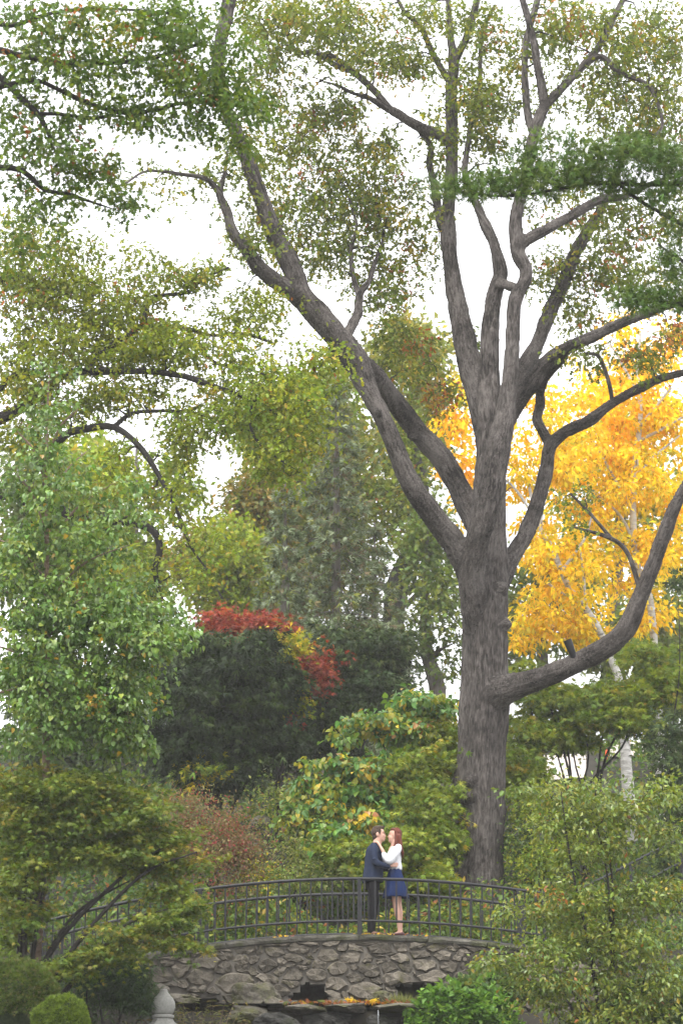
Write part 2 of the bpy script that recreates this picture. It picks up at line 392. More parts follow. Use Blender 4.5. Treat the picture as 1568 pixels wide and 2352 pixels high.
# ------------------------------------------------------------------ iron railings
def bar(V, F, a, b, hw, hd):
    """upright square bar from a to b"""
    k = len(V)
    for p in (a, b):
        for sx, sy in ((-1, -1), (1, -1), (1, 1), (-1, 1)): V.append((p[0] + sx * hw, p[1] + sy * hd, p[2]))
    F += [(k + i, k + (i + 1) % 4, k + 4 + (i + 1) % 4, k + 4 + i) for i in range(4)] + [(k, k + 3, k + 2, k + 1), (k + 4, k + 5, k + 6, k + 7)]
def rail(par, name, x0, x1, y, zf, h, r, seg=10):
    xs_ = np.linspace(x0, x1, 40); P = np.stack([xs_, np.full(40, y), zf(xs_) + h], -1)
    t = Tubes(); t.add(P, np.full(40, r), step=.15, seg=seg); o = t.build(name, M['iron'], par)
    me = o.data; bm = bmesh.new(); bm.from_mesh(me); bmesh.ops.holes_fill(bm, edges=[e for e in bm.edges if e.is_boundary], sides=0); bm.to_mesh(me); bm.free()
    return o
BAL = {}
def railing(x0, x1, y, posts, label, zf=deck, hb=.25, ht=.945, sp=.178, bw=.0125, off=0.):
    root = empty('iron_railing', ((x0 + x1) / 2, y, float(zf((x0 + x1) / 2))), label, 'railing', None)
    rail(root, 'top_rail', x0, x1, y, zf, ht, .027); rail(root, 'bottom_rail', x0, x1, y, zf, hb, .022)
    for px in posts:
        V, F = [], []; z = float(zf(px)); bar(V, F, (px, y, min(z, float(gz(px, y)) if y > 2.2 else z) - .02), (px, y, z + ht), .032, .032); obj_py('post', V, F, M['iron'], root)
    x = x0 + .04 + off
    while x < x1:
        if all(abs(x - p) > .06 for p in posts):
            z = float(zf(x)); key = (round(ht - hb, 3), bw)
            if key not in BAL:
                V, F = [], []; bar(V, F, (0, 0, 0), (0, 0, ht - hb), bw, bw); o = obj_py('baluster', V, F, M['iron'], root); BAL[key] = o.data
            else: o = link(bpy.data.objects.new('baluster', BAL[key]), root)
            o.location = (x, y, z + hb)
        x += sp
    return root
railing(-5.0, 3.4, .06, [-4.95, -2.35, .295, 2.94, 3.36], 'curved black iron bridge railing passing in front of the couple')
railing(-5.0, 3.2, 1.92, [-4.95, -2.35, .33, 3.16], 'curved black iron bridge railing behind the couple', off=.09)
railing(-9.4, -5.2, 2.6, [-9.3, -7.3, -5.25], 'straight black iron fence with close bars behind the green maple', zf=lambda x: 0 * np.asarray(x, float) + .1, hb=.06, ht=.95, sp=.098, bw=.01)
# stair handrails on the slope right of the bridge
hr = empty('stair_handrail', tuple(W(1400, 2060, 3.6)), 'sloping black handrail rising beside the garden steps', 'handrail')
a, b = W(1320, 2048, 3.2), W(1640, 1885, 5.2)
t = Tubes(); t.add([a, b], [.025, .025], .3, 8); t.build('top_rail', M['iron'], hr)
t = Tubes(); t.add([a - (0, 0, .45), b - (0, 0, .45)], [.02, .02], .3, 8); t.build('lower_rail', M['iron'], hr)
for f in (.03, .38, .74, .98):
    p = a + (b - a) * f; V, F = [], []; bar(V, F, (p[0], p[1], float(gz(p[0], p[1])) - .05), tuple(p), .022, .022); obj_py('post', V, F, M['iron'], hr)

# ------------------------------------------------------------------ the couple
def voxel(V, F, mat, name, parent, size=.01, iters=4, fac=.5):
    me = bpy.data.meshes.new('tmp'); me.from_pydata(V, [], F); me.update()
    o = bpy.data.objects.new('tmp', me); COL.objects.link(o)
    r = o.modifiers.new('r', 'REMESH'); r.mode = 'VOXEL'; r.voxel_size = size
    s = o.modifiers.new('s', 'SMOOTH'); s.iterations = iters; s.factor = fac
    dg = bpy.context.evaluated_depsgraph_get(); out = bpy.data.meshes.new_from_object(o.evaluated_get(dg))
    bpy.data.objects.remove(o); bpy.data.meshes.remove(me)
    out.name = name; out.materials.clear(); out.materials.append(mat)
    out.polygons.foreach_set('use_smooth', np.full(len(out.polygons), True))
    return link(bpy.data.objects.new(name, out), parent)
class Blob:
    def __init__(s, f): s.V, s.F, s.f = [], [], f
    def grid(s, rings, cap=True):
        k = len(s.V); n = len(rings[0])
        for r in rings: s.V += [tuple(map(float, p)) for p in r]
        for i in range(len(rings) - 1):
            for j in range(n): s.F.append((k + i * n + j, k + i * n + (j + 1) % n, k + (i + 1) * n + (j + 1) % n, k + (i + 1) * n + j))
        if cap: s.F.append(tuple(range(k + n - 1, k - 1, -1))); s.F.append(tuple(range(k + (len(rings) - 1) * n, k + len(rings) * n)))
    def ell(s, zx, zy, dy, a, b, c, rot=0):
        """ellipsoid; half axes in mm: along x, depth, height; rot turns it in the picture plane"""
        o = s.f(zx, zy, dy); cr, sr = math.cos(rot), math.sin(rot); rings = []
        for i in range(1, 12):
            p = math.pi * i / 12; rings.append([])
            for j in range(16):
                q = 2 * math.pi * j / 16; x, y, z = a * math.sin(p) * math.cos(q), b * math.sin(p) * math.sin(q), -c * math.cos(p)
                rings[-1].append((o[0] + (x * cr - z * sr) / 1000, o[1] + y / 1000, o[2] + (x * sr + z * cr) / 1000))
        s.grid(rings)
    def chain(s, pts):
        """tapered limb: points (zx, zy, dy, radius)"""
        P = [np.array(s.f(*p[:3])) for p in pts]; r = [p[3] / 1000 for p in pts]
        P, r = catmull(P, r, .02); n = len(P); T = np.gradient(P, axis=0); T /= np.linalg.norm(T, axis=1)[:, None] + 1e-9
        ref = np.array((0, 1.0, 0)) if abs(T[0][1]) < .8 else np.array((0, 0, 1.0)); rings = []
        u = ref - T[0] * (ref @ T[0]); u /= np.linalg.norm(u)
        def ring(c, rad, u, t): v = np.cross(t, u); return [c + rad * (u * math.cos(q) + v * math.sin(q)) for q in np.arange(14) / 14 * 2 * np.pi]
        for i in range(n):
            u = u - T[i] * (u @ T[i]); u /= np.linalg.norm(u)
            if i == 0: rings += [ring(P[0] - T[0] * r[0] * .9, r[0] * .4, u, T[0]), ring(P[0] - T[0] * r[0] * .55, r[0] * .83, u, T[0])]
            rings.append(ring(P[i], r[i], u, T[i]))
        rings += [ring(P[-1] + T[-1] * r[-1] * .55, r[-1] * .83, u, T[-1]), ring(P[-1] + T[-1] * r[-1] * .9, r[-1] * .4, u, T[-1])]
        s.grid(rings)
    def loft(s, secs, n=32, wob=None):
        """stack of ellipses (zx, zy, rx, ry)"""
        rings = []
        for (zx, zy, rx, ry) in secs:
            o = s.f(zx, zy, 0); rr = []
            for j in range(n):
                q = 2 * math.pi * j / n; k = 1 if wob is None else wob(q, zy)
                rr.append((o[0] + rx * k / 1000 * math.cos(q), o[1] + ry * k / 1000 * math.sin(q), o[2]))
            rings.append(rr)
        s.grid(rings)
def interp_secs(secs, m=6):
    P, _ = catmull([list(s[:3]) for s in secs], [s[3] for s in secs], 1e9)
    out = []
    for a, b in zip(secs[:-1], secs[1:]):
        for i in range(m): t = i / m; out.append(tuple(a[k] + (b[k] - a[k]) * t for k in range(4)))
    return out + [secs[-1]]
YC = .42
def spot(zx, zy, dy=0): return (zx * .001007 * (1 + YC / 35.5) + 0, YC + dy / 1000, (2128 - zy) * .00102 + float(deck(.7)) + .045)
def fabric(name, c, sc=18, var=.18, rough=.85, bmp=.35):
    return mat_plain(name, c, rough, var, sc, bmp=bmp, spec=.1)
M['skin'] = mat_plain('skin', (.5, .29, .215), .5, .06, 9, bmp=.04); M['jacket'] = fabric('navy wool', (.017, .024, .046)); M['trouser'] = fabric('black trousers', (.011, .011, .013))
M['brown_leather'] = mat_plain('brown leather', (.16, .075, .045), .45, .2, 20); M['wine_leather'] = mat_plain('wine leather', (.07, .018, .02), .4, .2, 20)
M['blouse'] = fabric('white blouse cloth', (.62, .62, .64), 10, .06, .8, .5); M['skirt'] = fabric('blue skirt cloth', (.011, .022, .072), 14, .12)
def mat_hair(name, a, b):
    m, nt, bb = nodes(name); t = N(nt, 'ShaderNodeTexCoord'); v = mapping(nt, t.outputs['Object'], (60, 60, 7)); n = noise(nt, v, 2, 5)
    r = ramp(nt, n.outputs[0], [(.35, a), (.65, b)]); nt.links.new(r.outputs[0], bb.inputs['Base Color']); bb.inputs['Roughness'].default_value = .6; bb.inputs['Specular IOR Level'].default_value = .2; bump(nt, bb, n.outputs[0], .6, .006); return m
M['hair_brown'] = mat_hair('brown hair', (.02, .012, .008), (.07, .043, .028)); M['hair_red'] = mat_hair('red hair', (.05, .012, .008), (.15, .037, .019))
M['lip'] = mat_plain('lips', (.45, .14, .13), .4, .05, 9); M['eye'] = mat_plain('eyes', (.03, .022, .018), .25, .1, 9); M['brow'] = mat_plain('eyebrow', (.06, .035, .022), .7, .1, 9)
M['tooth'] = mat_plain('teeth', (.75, .73, .68), .35, .03, 9)

def hand(b, wrist, palm, tips, thumb, r=10):
    """palm as two chains, four fingers of unequal length with a knuckle bend, thumb from the side"""
    b.chain([(*wrist, 24), (*palm[0], 25)]); b.chain([(*palm[0], 20), (*palm[1], 19)]); b.chain([(*palm[0], 20), (*palm[2], 18)])
    for i, (kn, mid, tip) in enumerate(tips): b.chain([(*palm[1 if i < 2 else 2], 13), (*kn, r + 1.5), (*mid, r), (*tip, r - 2)])
    b.chain([(*palm[0], 17), (*thumb[0], 12.5), (*thumb[1], 9.5)])

man = empty('person', spot(505, 2128), 'man in navy jacket and black trousers holding the woman by the waist', 'person')
b = Blob(spot)
b.ell(608, 428, 0, 104, 77, 116); b.ell(650, 490, 0, 72, 62, 92, -.25); b.ell(668, 528, 0, 52, 50, 52); b.ell(700, 556, 0, 22, 27, 20)
b.ell(702, 418, 0, 20, 46, 16); b.chain([(712, 430, 0, 8), (726, 468, 0, 10), (731, 484, 0, 11)]); b.ell(726, 490, 15, 10, 9, 9); b.ell(726, 490, -15, 10, 9, 9)
b.ell(715, 518, 0, 13, 22, 8); b.ell(712, 532, 0, 13, 21, 9); b.ell(690, 478, -38, 22, 20, 24); b.ell(690, 478, 38, 22, 20, 24)
for sg in (-1, 1): b.ell(592, 468, sg * 78, 20, 9, 33, .15); b.ell(597, 492, sg * 76, 11, 9, 14)
b.chain([(596, 540, 0, 64), (578, 640, 0, 66), (560, 720, 0, 72)]); b.chain([(640, 585, 0, 32), (600, 680, 0, 40)])
b.loft(interp_secs([(545, 660, 70, 120), (540, 800, 95, 140), (530, 1000, 95, 130), (520, 1200, 100, 130), (515, 1320, 90, 130)]))
for sg in (-1, 1):
    b.chain([(530, 710, sg * 165, 48), (548, 930, sg * 225, 40), (640, 990, sg * 210, 36), (775, 1012, sg * 166, 26)])
    b.chain([(518 + sg * 8, 1290, sg * 75, 78), (522 + sg * 10, 1690, sg * 85, 50), (490 + sg * 6, 2070, sg * 88, 36)])
    y = sg * 160
    hand(b, (770, 1010, y), [(805, 1000, y * 1.0), (858, 968, y * .99), (858, 1008, y * .99)],
         [((880, 958, y * .98), (908, 948, y * .93), (932, 950, y * .86)), ((884, 975, y * .98), (914, 969, y * .93), (940, 972, y * .85)),
          ((882, 994, y * .98), (910, 992, y * .93), (934, 995, y * .86)), ((878, 1013, y * .98), (900, 1016, y * .94), (920, 1018, y * .88))],
         [(828, 962, y * 1.0), (852, 940, y * .97)])
voxel(b.V, b.F, M['skin'], 'body', man, .0105, 3, .45)
b = Blob(spot)                                # hair: short back and sides, longer on top
b.ell(574, 425, 0, 84, 82, 104); b.ell(612, 352, 0, 98, 76, 46, .1); b.ell(682, 338, 4, 36, 52, 24, -.2); b.ell(560, 500, 0, 52, 68, 62); b.ell(700, 328, -14, 18, 26, 14, -.5)
for sg in (-1, 1): b.ell(630, 405, sg * 70, 32, 14, 46); b.ell(638, 452, sg * 73, 10, 7, 28)
voxel(b.V, b.F, M['hair_brown'], 'hair', man, .008, 2, .4)
for sg in (-1, 1):
    b = Blob(spot); b.ell(702, 445, sg * 30, 9, 12, 8); voxel(b.V, b.F, M['eye'], 'eye', man, .003, 1)
    b = Blob(spot); b.chain([(718, 424, sg * 18, 5), (708, 418, sg * 38, 6), (690, 424, sg * 54, 4)]); voxel(b.V, b.F, M['brow'], 'eyebrow', man, .003, 1)
b = Blob(spot); b.ell(722, 524, 0, 8, 21, 7); voxel(b.V, b.F, M['lip'], 'lips', man, .003, 1)
b = Blob(spot)                                # jacket
b.loft(interp_secs([(566, 596, 66, 76), (562, 628, 88, 104), (548, 664, 112, 160), (540, 720, 136, 190), (532, 850, 146, 186), (522, 1000, 150, 176), (514, 1120, 162, 184), (510, 1252, 176, 196)]))
for sg in (-1, 1):
    b.chain([(538, 684, sg * 150, 66), (536, 760, sg * 196, 68), (546, 900, sg * 228, 60), (580, 965, sg * 232, 60), (660, 992, sg * 208, 52), (772, 1012, sg * 168, 43)])
b.ell(610, 650, -58, 34, 34, 60, -.5); b.ell(610, 650, 58, 34, 34, 60, -.5)
# creases at the elbow and lapel edges
for sg in (-1, 1):
    for k in range(4): b.chain([(520 + 22 * k, 905 + 26 * k, sg * (292 - 8 * k), 10), (560 + 22 * k, 900 + 22 * k, sg * (286 - 8 * k), 12), (590 + 20 * k, 925 + 16 * k, sg * (262 - 8 * k), 8)])
    b.chain([(640, 640, sg * 62, 12), (668, 760, sg * 60, 14), (672, 900, sg * 40, 12), (684, 1240, sg * 50, 12)])
voxel(b.V, b.F, M['jacket'], 'jacket', man, .0095, 4, .5)
b = Blob(spot); b.loft(interp_secs([(516, 1180, 118, 150), (514, 1300, 122, 152), (512, 1370, 118, 148)]))
for sg in (-1, 1): b.chain([(518 + sg * 6, 1290, sg * 78, 92), (528 + sg * 8, 1480, sg * 80, 84), (524 + sg * 12, 1690, sg * 86, 68), (496 + sg * 12, 1900, sg * 88, 60), (488 + sg * 10, 2062, sg * 88, 58)])
voxel(b.V, b.F, M['trouser'], 'trousers', man, .011, 3)
def shoe(par, heel, toe, dy, mat, zb=2126, w=44, hh=62):
    b = Blob(spot); dx = toe - heel; rings = []
    for i in range(13):
        f = i / 12; wd = w * (.62 + .5 * math.sin(math.pi * min(1, f * .75 + .12))) * (1 if f < .85 else 1 - (f - .85) * 3.6); h = hh * (1 - .15 * f - .5 * max(0, f - .35))
        if f in (0, 1): wd *= .55; h *= .7
        rings.append([spot(heel + dx * f, zb - h / 2 + math.sin(q) * h / 2 * -1, dy + math.cos(q) * wd) for q in np.arange(16) / 16 * 2 * np.pi])
    b.grid(rings); return voxel(b.V, b.F, mat, 'shoe', par, .006, 2)
for sg in (-1, 1): shoe(man, 440 + sg * 12, 700 + sg * 12, sg * 88, M['brown_leather'], hh=74, w=46)

woman = empty('person', spot(960, 2128), 'red haired woman in white blouse and blue skirt embracing the man', 'person')
b = Blob(spot)
b.ell(888, 455, 0, 94, 71, 104); b.ell(838, 515, 0, 62, 56, 76, .3); b.ell(826, 552, 0, 44, 44, 40); b.ell(800, 578, 0, 18, 22, 16)
b.ell(800, 436, 0, 16, 40, 14); b.chain([(792, 450, 0, 7), (783, 480, 0, 9), (780, 491, 0, 9)]); b.ell(780, 496, 12, 8, 8, 7); b.ell(780, 496, -12, 8, 8, 7)
b.ell(788, 522, 0, 10, 22, 7); b.ell(792, 538, 0, 10, 19, 7); b.ell(816, 510, -38, 20, 18, 22); b.ell(816, 510, 38, 20, 18, 22)
b.chain([(868, 560, 0, 52), (872, 640, 0, 50), (884, 720, 0, 58)]); b.chain([(838, 690, 0, 46), (822, 740, 0, 50), (835, 800, 0, 56)])
b.loft(interp_secs([(898, 670, 55, 110), (880, 780, 95, 125), (880, 950, 80, 105), (885, 1060, 82, 110), (895, 1200, 110, 140), (900, 1400, 105, 130)]))
for sg in (-1, 1):
    y = sg * 160
    b.chain([(940, 695, sg * 145, 44), (790, 915, sg * 190, 40), (735, 860, sg * 182, 36), (676, 745, sg * 166, 30), (640, 672, sg * 150, 24)])
    hand(b, (642, 676, sg * 150), [(622, 640, sg * 138), (592, 612, sg * 134), (606, 598, sg * 112)],
         [((578, 604, sg * 130), (562, 602, sg * 122), (548, 612, sg * 116)), ((580, 598, sg * 122), (560, 594, sg * 112), (542, 602, sg * 106)),
          ((588, 592, sg * 110), (568, 586, sg * 100), (550, 592, sg * 94)), ((598, 590, sg * 100), (582, 582, sg * 90), (568, 586, sg * 84))],
         [(628, 622, sg * 100), (612, 598, sg * 84)], 9)
    b.chain([(905 + sg * 12, 1380, sg * 68, 84), (912 + sg * 18, 1520, sg * 62, 66), (918 + sg * 26, 1625, sg * 60, 54), (938 + sg * 22, 1740, sg * 60, 53), (952 + sg * 16, 1880, sg * 60, 38), (962 + sg * 14, 2020, sg * 60, 31), (966 + sg * 14, 2080, sg * 60, 34)])
    b.chain([(972 + sg * 14, 2078, sg * 60, 34), (900 + sg * 14, 2100, sg * 60, 26)])
voxel(b.V, b.F, M['skin'], 'body', woman, .0105, 3, .45)
b = Blob(spot)                                # long wavy hair
b.ell(928, 440, 0, 84, 82, 92); b.ell(893, 378, 0, 78, 70, 36, .2); b.ell(842, 372, -20, 32, 36, 18, .5); b.ell(945, 520, 0, 60, 80, 80)
for sg in (-1, 1): b.chain([(900, 410, sg * 66, 22), (915, 520, sg * 74, 30), (905, 600, sg * 78, 28), (880, 660, sg * 80, 22), (838, 722, sg * 74, 14)])
for dy in (-70, -35, 0, 35, 70): b.chain([(955, 500, dy, 44), (972, 600, dy * 1.1, 40), (984, 690, dy * 1.15, 36), (1006 + abs(dy) * .1, 780, dy * 1.1, 26), (1016, 850 - abs(dy) * .5, dy, 12)])
voxel(b.V, b.F, M['hair_red'], 'hair', woman, .0085, 2, .4)
for sg in (-1, 1):
    b = Blob(spot); b.ell(803, 462, sg * 27, 8, 12, 6); voxel(b.V, b.F, M['eye'], 'eye', woman, .003, 1)
    b = Blob(spot); b.chain([(788, 438, sg * 16, 4), (797, 430, sg * 32, 5), (815, 436, sg * 46, 3)]); voxel(b.V, b.F, M['brow'], 'eyebrow', woman, .003, 1)
b = Blob(spot); b.ell(783, 522, 0, 7, 24, 5); b.ell(787, 541, 0, 7, 20, 6); voxel(b.V, b.F, M['lip'], 'lips', woman, .003, 1)
b = Blob(spot); b.ell(785, 531, 0, 6, 19, 4); voxel(b.V, b.F, M['tooth'], 'teeth', woman, .003, 1)
b = Blob(spot)                                # blouse: loose, sleeves pushed up to the elbow
b.loft(interp_secs([(914, 642, 48, 66), (910, 668, 78, 112), (898, 706, 100, 146), (874, 780, 128, 152), (866, 850, 128, 146), (880, 950, 108, 132), (886, 1010, 108, 130), (886, 1046, 98, 122)]))
for sg in (-1, 1):
    b.chain([(940, 690, sg * 128, 60), (926, 740, sg * 158, 66), (860, 845, sg * 184, 68), (788, 920, sg * 192, 72), (730, 868, sg * 182, 60), (700, 812, sg * 170, 46)])
    for k in range(5): b.chain([(905 - 30 * k, 800 + 26 * k, sg * (228 + 4 * k), 9), (880 - 30 * k, 770 + 30 * k, sg * (222 + 6 * k), 10), (850 - 28 * k, 770 + 28 * k, sg * (206 + 6 * k), 7)])
for k in range(9):
    q = k * .7; b.chain([(886 + 104 * math.cos(q), 1044, 124 * math.sin(q), 12), (884 + 112 * math.cos(q + .12), 985, 134 * math.sin(q + .12), 10), (878 + 112 * math.cos(q + .3), 900, 136 * math.sin(q + .3), 6)])
voxel(b.V, b.F, M['blouse'], 'blouse', woman, .0088, 3, .45)
V, F = [], []; nn, mm = 96, 22                # skirt with soft pleats, open below
for lay in (0, 1):
    for i in range(mm + 1):
        f = i / mm; zy = 1036 + 468 * f; rx = 100 + 112 * f ** .9; ry = 122 + 84 * f ** .9; cx = 886 + 8 * f
        for j in range(nn):
            q = 2 * math.pi * j / nn; k = 1 + .055 * f * math.sin(11 * q + .6 * math.sin(3 * q)) + .02 * f * math.sin(23 * q); k -= .02 * lay
            V.append(spot(cx + rx * k * math.cos(q), zy + 10 * f * math.sin(11 * q) * .6, ry * k * math.sin(q)))
for lay in (0, 1):
    o = lay * (mm + 1) * nn
    F += [(o + i * nn + j, o + i * nn + (j + 1) % nn, o + (i + 1) * nn + (j + 1) % nn, o + (i + 1) * nn + j) for i in range(mm) for j in range(nn)]
o = (mm + 1) * nn
F += [(mm * nn + j, mm * nn + (j + 1) % nn, o + mm * nn + (j + 1) % nn, o + mm * nn + j) for j in range(nn)] + [(j, (j + 1) % nn, o + (j + 1) % nn, o + j) for j in range(nn)]
obj_py('skirt', V, F, M['skirt'], woman, sm=True)
for sg in (-1, 1): shoe(woman, 1036 + sg * 14, 826 + sg * 14, sg * 60, M['wine_leather'], hh=60, w=38)

# ------------------------------------------------------------------ foliage builders
T_ = {}
T_['diamond'] = (np.array([(0, 0, 0), (.45, .27, .06), (1, 0, -.08), (.45, -.27, .06)]), [(0, 1, 2), (0, 2, 3)])
T_['slim'] = (np.array([(0, 0, 0), (.45, .17, .04), (1, 0, -.08), (.45, -.17, .04)]), [(0, 1, 2), (0, 2, 3)])
T_['oak'] = (np.array([(0, 0, 0), (.22, .1, .02), (.3, .34, .07), (.48, .13, .02), (.62, .4, .06), (.72, .14, .0), (1, 0, -.1), (.72, -.14, 0), (.62, -.4, .06), (.48, -.13, .02), (.3, -.34, .07), (.22, -.1, .02)]),
            [(0, 1, 11), (1, 2, 3), (1, 3, 9), (1, 9, 11), (9, 10, 11), (3, 4, 5), (3, 5, 7), (3, 7, 9), (7, 8, 9), (5, 6, 7)])
T_['heart'] = (np.array([(0, 0, 0), (-.06, .3, .05), (.25, .46, .1), (.62, .3, .05), (1, 0, -.12), (.62, -.3, .05), (.25, -.46, .1), (-.06, -.3, .05)]), [(0, 1, 2), (0, 2, 3), (0, 3, 4), (0, 4, 5), (0, 5, 6), (0, 6, 7)])
T_['oaklet'] = (np.array([(0, 0, 0), (.34, .36, .07), (.45, .1, .0), (.72, .33, .04), (1, 0, -.1), (.72, -.33, .04), (.45, -.1, .0), (.34, -.36, .07)]), [(0, 1, 2), (0, 2, 6), (0, 6, 7), (2, 3, 4), (2, 4, 6), (6, 4, 5)])
def _maple():
    V, F = [(0, 0, 0)], []
    for a, l in ((-1.25, .6), (-.65, .85), (0, 1.), (.65, .85), (1.25, .6)):
        k = len(V); c, s = math.cos(a), math.sin(a)
        for x, y, z in ((.5 * l, .11, .04), (l, 0, -.08), (.5 * l, -.11, .04)): V.append((x * c - y * s, x * s + y * c, z))
        F += [(0, k + 2, k + 1), (0, k + 1, k)]
    return np.array(V), F
def _maple5():
    V, F = [], []
    for a, l in ((-1.25, .6), (-.65, .85), (0, 1.), (.65, .85), (1.25, .6)):
        k = len(V); c, s = math.cos(a), math.sin(a)
        for x, y, z in ((.04, .13, .02), (l, 0, -.08), (.04, -.13, .02)): V.append((x * c - y * s, x * s + y * c, z))
        F.append((k, k + 2, k + 1))
    return np.array(V), F
T_['maple'] = _maple5()
def _tuft(n, wd, spread):
    V, F = [], []; r = np.random.default_rng(3)
    for i in range(n):
        a = 2 * math.pi * i / n + r.random(); l = .75 + .25 * r.random(); sp = spread * (.5 + .7 * r.random()); d = np.array((l, sp * math.cos(a), sp * math.sin(a)))
        sdir = np.cross(d, (0.3, 1, .7)); sdir /= np.linalg.norm(sdir); k = len(V)
        V += [-sdir * wd, sdir * wd, d]; F.append((k, k + 1, k + 2))
    return np.array(V), F
T_['tuft'] = _tuft(9, .045, .5); T_['spray'] = _tuft(6, .09, .45); T_['blade'] = _tuft(5, .05, .8)
def unit(v): return v / (np.linalg.norm(v, axis=-1, keepdims=True) + 1e-9)
def leaf_frames(P, out, r, tilt, droop):
    n = len(P)
    a = unit(out + r.normal(0, .55, (n, 3)) + np.array((0, 0, -droop)))
    nn = np.array((0, 0, 1.0)) + r.normal(0, tilt, (n, 3)); nn = unit(nn - a * np.sum(nn * a, -1, keepdims=True)); b = np.cross(nn, a)
    return a, b, nn
def leaf_mesh(name, P, out, size, shape, col, mat, parent, r, tilt=.6, droop=.3):
    T, TF = T_[shape]; a, b, nn = leaf_frames(P, out, r, tilt, droop); s = size[:, None, None]
    V = P[:, None] + s * (T[None, :, 0:1] * a[:, None] + T[None, :, 1:2] * b[:, None] + T[None, :, 2:3] * nn[:, None])
    F = np.array(TF)[None] + (np.arange(len(P)) * len(T))[:, None, None]
    o = obj_np(name, V.reshape(-1, 3), F.reshape(-1, 3), mat, parent, smooth_=False, col=np.repeat(col, len(T), 0))
    return o
def pick(pal, n, r):
    c = np.array([p[0] for p in pal]); w_ = np.array([p[1] for p in pal], float); i = r.choice(len(pal), n, p=w_ / w_.sum()); return c[i]
NLEAF = [0]
def sprays(specs, r, pal):
    """specs: (px, py, rx, ry, count, depth y, half depth dy[, palette]) -> centres and a base colour each"""
    C, K = [], []
    for sp in specs:
        px, py, rx, ry, n, y, dy = sp[:7]; pl = sp[7] if len(sp) > 7 else pal
        v = unit(r.normal(0, 1, (n, 3))) * (r.random((n, 1)) ** (1 / 2.4))
        C.append(W(px + v[:, 0] * rx, py + v[:, 1] * ry, y + v[:, 2] * dy)); K.append(pick(pl, n, r))
    return np.vstack(C), np.vstack(K)
def twigs(parent, C, skel, mat, r, r0=.012, rmin=.0025, seg=3, name='branches', sag=.12, maxlen=4.):
    """grow branches from a skeleton to every spray, each joining the nearest wood already there"""
    nodes_ = np.array(skel, float)[:, :3]; rad = np.array(skel, float)[:, 3]; t = Tubes()
    d0 = np.min(np.linalg.norm(C[:, None] - nodes_[None, ::max(1, len(nodes_) // 300)], axis=2), axis=1); order = np.argsort(d0)
    buf = np.zeros((len(nodes_) + len(C) * 5, 4)); m = len(nodes_); buf[:m, :3] = nodes_; buf[:m, 3] = rad
    for i in order:
        c = C[i]; dd = np.linalg.norm(buf[:m, :3] - c, axis=1); dd2 = dd + np.maximum(0, buf[:m, 2] - c[2]) * .3; j = int(np.argmin(dd2)); L = dd[j]
        if L < .12 or L > maxlen: continue
        s, rs = buf[j, :3], min(buf[j, 3] * .75, r0 + L * .012); rs = max(rs, rmin * 1.3)
        k = 4; f = np.linspace(0, 1, k + 1)[:, None]
        P = s + (c - s) * f + r.normal(0, .06 * L, (k + 1, 3)) * np.sin(f * np.pi) + np.array((0, 0, sag * L)) * np.sin(f * np.pi)
        rr = rs + (rmin - rs) * f[:, 0]; t.add(P, rr, step=max(.15, L / 6), seg=seg)
        buf[m:m + k, :3] = P[1:]; buf[m:m + k, 3] = rr[1:]; m += k
    if t.n: return tag(t.build(name, mat, parent), kind='stuff')
def crown(parent, specs, pal, shape='diamond', size=.12, per=34, sr=.34, flat=.45, tilt=.6, droop=.3, mat='leaf', seed=1, skel=None, bark='dark_bark', name='crown', jit=.22, twig_r=.012, maxlen=4., sag=.12, rmin=.0025, mix=.3, dome=.6):
    r = np.random.default_rng(seed); C, K = sprays(specs, r, pal); n = len(C)
    k = np.maximum(1, r.poisson(per, n)); idx = np.repeat(np.arange(n), k); m = len(idx)
    ang = r.random(m) * 2 * np.pi; rad = 1.75 * np.sqrt(r.random(m)) * (1 + .35 * np.sin(ang * 3 + (r.random(n) * 6.28)[idx])); g = np.stack([rad * np.cos(ang), rad * np.sin(ang), r.normal(0, 1, m)], -1); yaw = (r.random(n) * 2 * np.pi)[idx]; tl = r.normal(0, .25, (n, 2))[idx]
    s = (sr * (.7 + .6 * r.random(n)))[idx]
    off = np.stack([g[:, 0], g[:, 1] * .75, g[:, 2] * flat], -1) * s[:, None]
    off[:, 2] += off[:, 0] * tl[:, 0] + off[:, 1] * tl[:, 1] - dome * (g[:, 0] ** 2 + g[:, 1] ** 2) * s * .16
    cy, sy = np.cos(yaw), np.sin(yaw); off = np.stack([off[:, 0] * cy - off[:, 1] * sy, off[:, 0] * sy + off[:, 1] * cy, off[:, 2]], -1)
    P = C[idx] + off
    col = np.where(r.random((m, 1)) < mix, pick(pal, m, r), K[idx]) * (1 + r.normal(0, jit, (m, 1)))
    col = np.clip(col * (1 + r.normal(0, .06, (m, 3))), .003, .9)
    NLEAF[0] += m
    o = tag(leaf_mesh(name, P, unit(off) * .8, size * (.65 + .6 * r.random(m)), shape, col, M[mat], parent, r, tilt, droop), kind='stuff')
    if skel is not None: twigs(parent, C, skel, M[bark], r, twig_r, rmin, maxlen=maxlen, sag=sag)
    return o
def px_path(pts, y):
    """limb traced in the photograph: (px, py, radius px[, y]) -> world points, radii"""
    P, rr = [], []
    for p in pts:
        yy = p[3] if len(p) > 3 else y; P.append(W(p[0], p[1], yy)); rr.append(p[2] * MPP(p[0], p[1], yy))
    return np.array(P), np.array(rr)
def skel_of(paths):
    S = []
    for P, rr in paths:
        q, r_ = catmull(P, rr, .35); S.append(np.hstack([q, r_[:, None]]))
    return np.vstack(S)

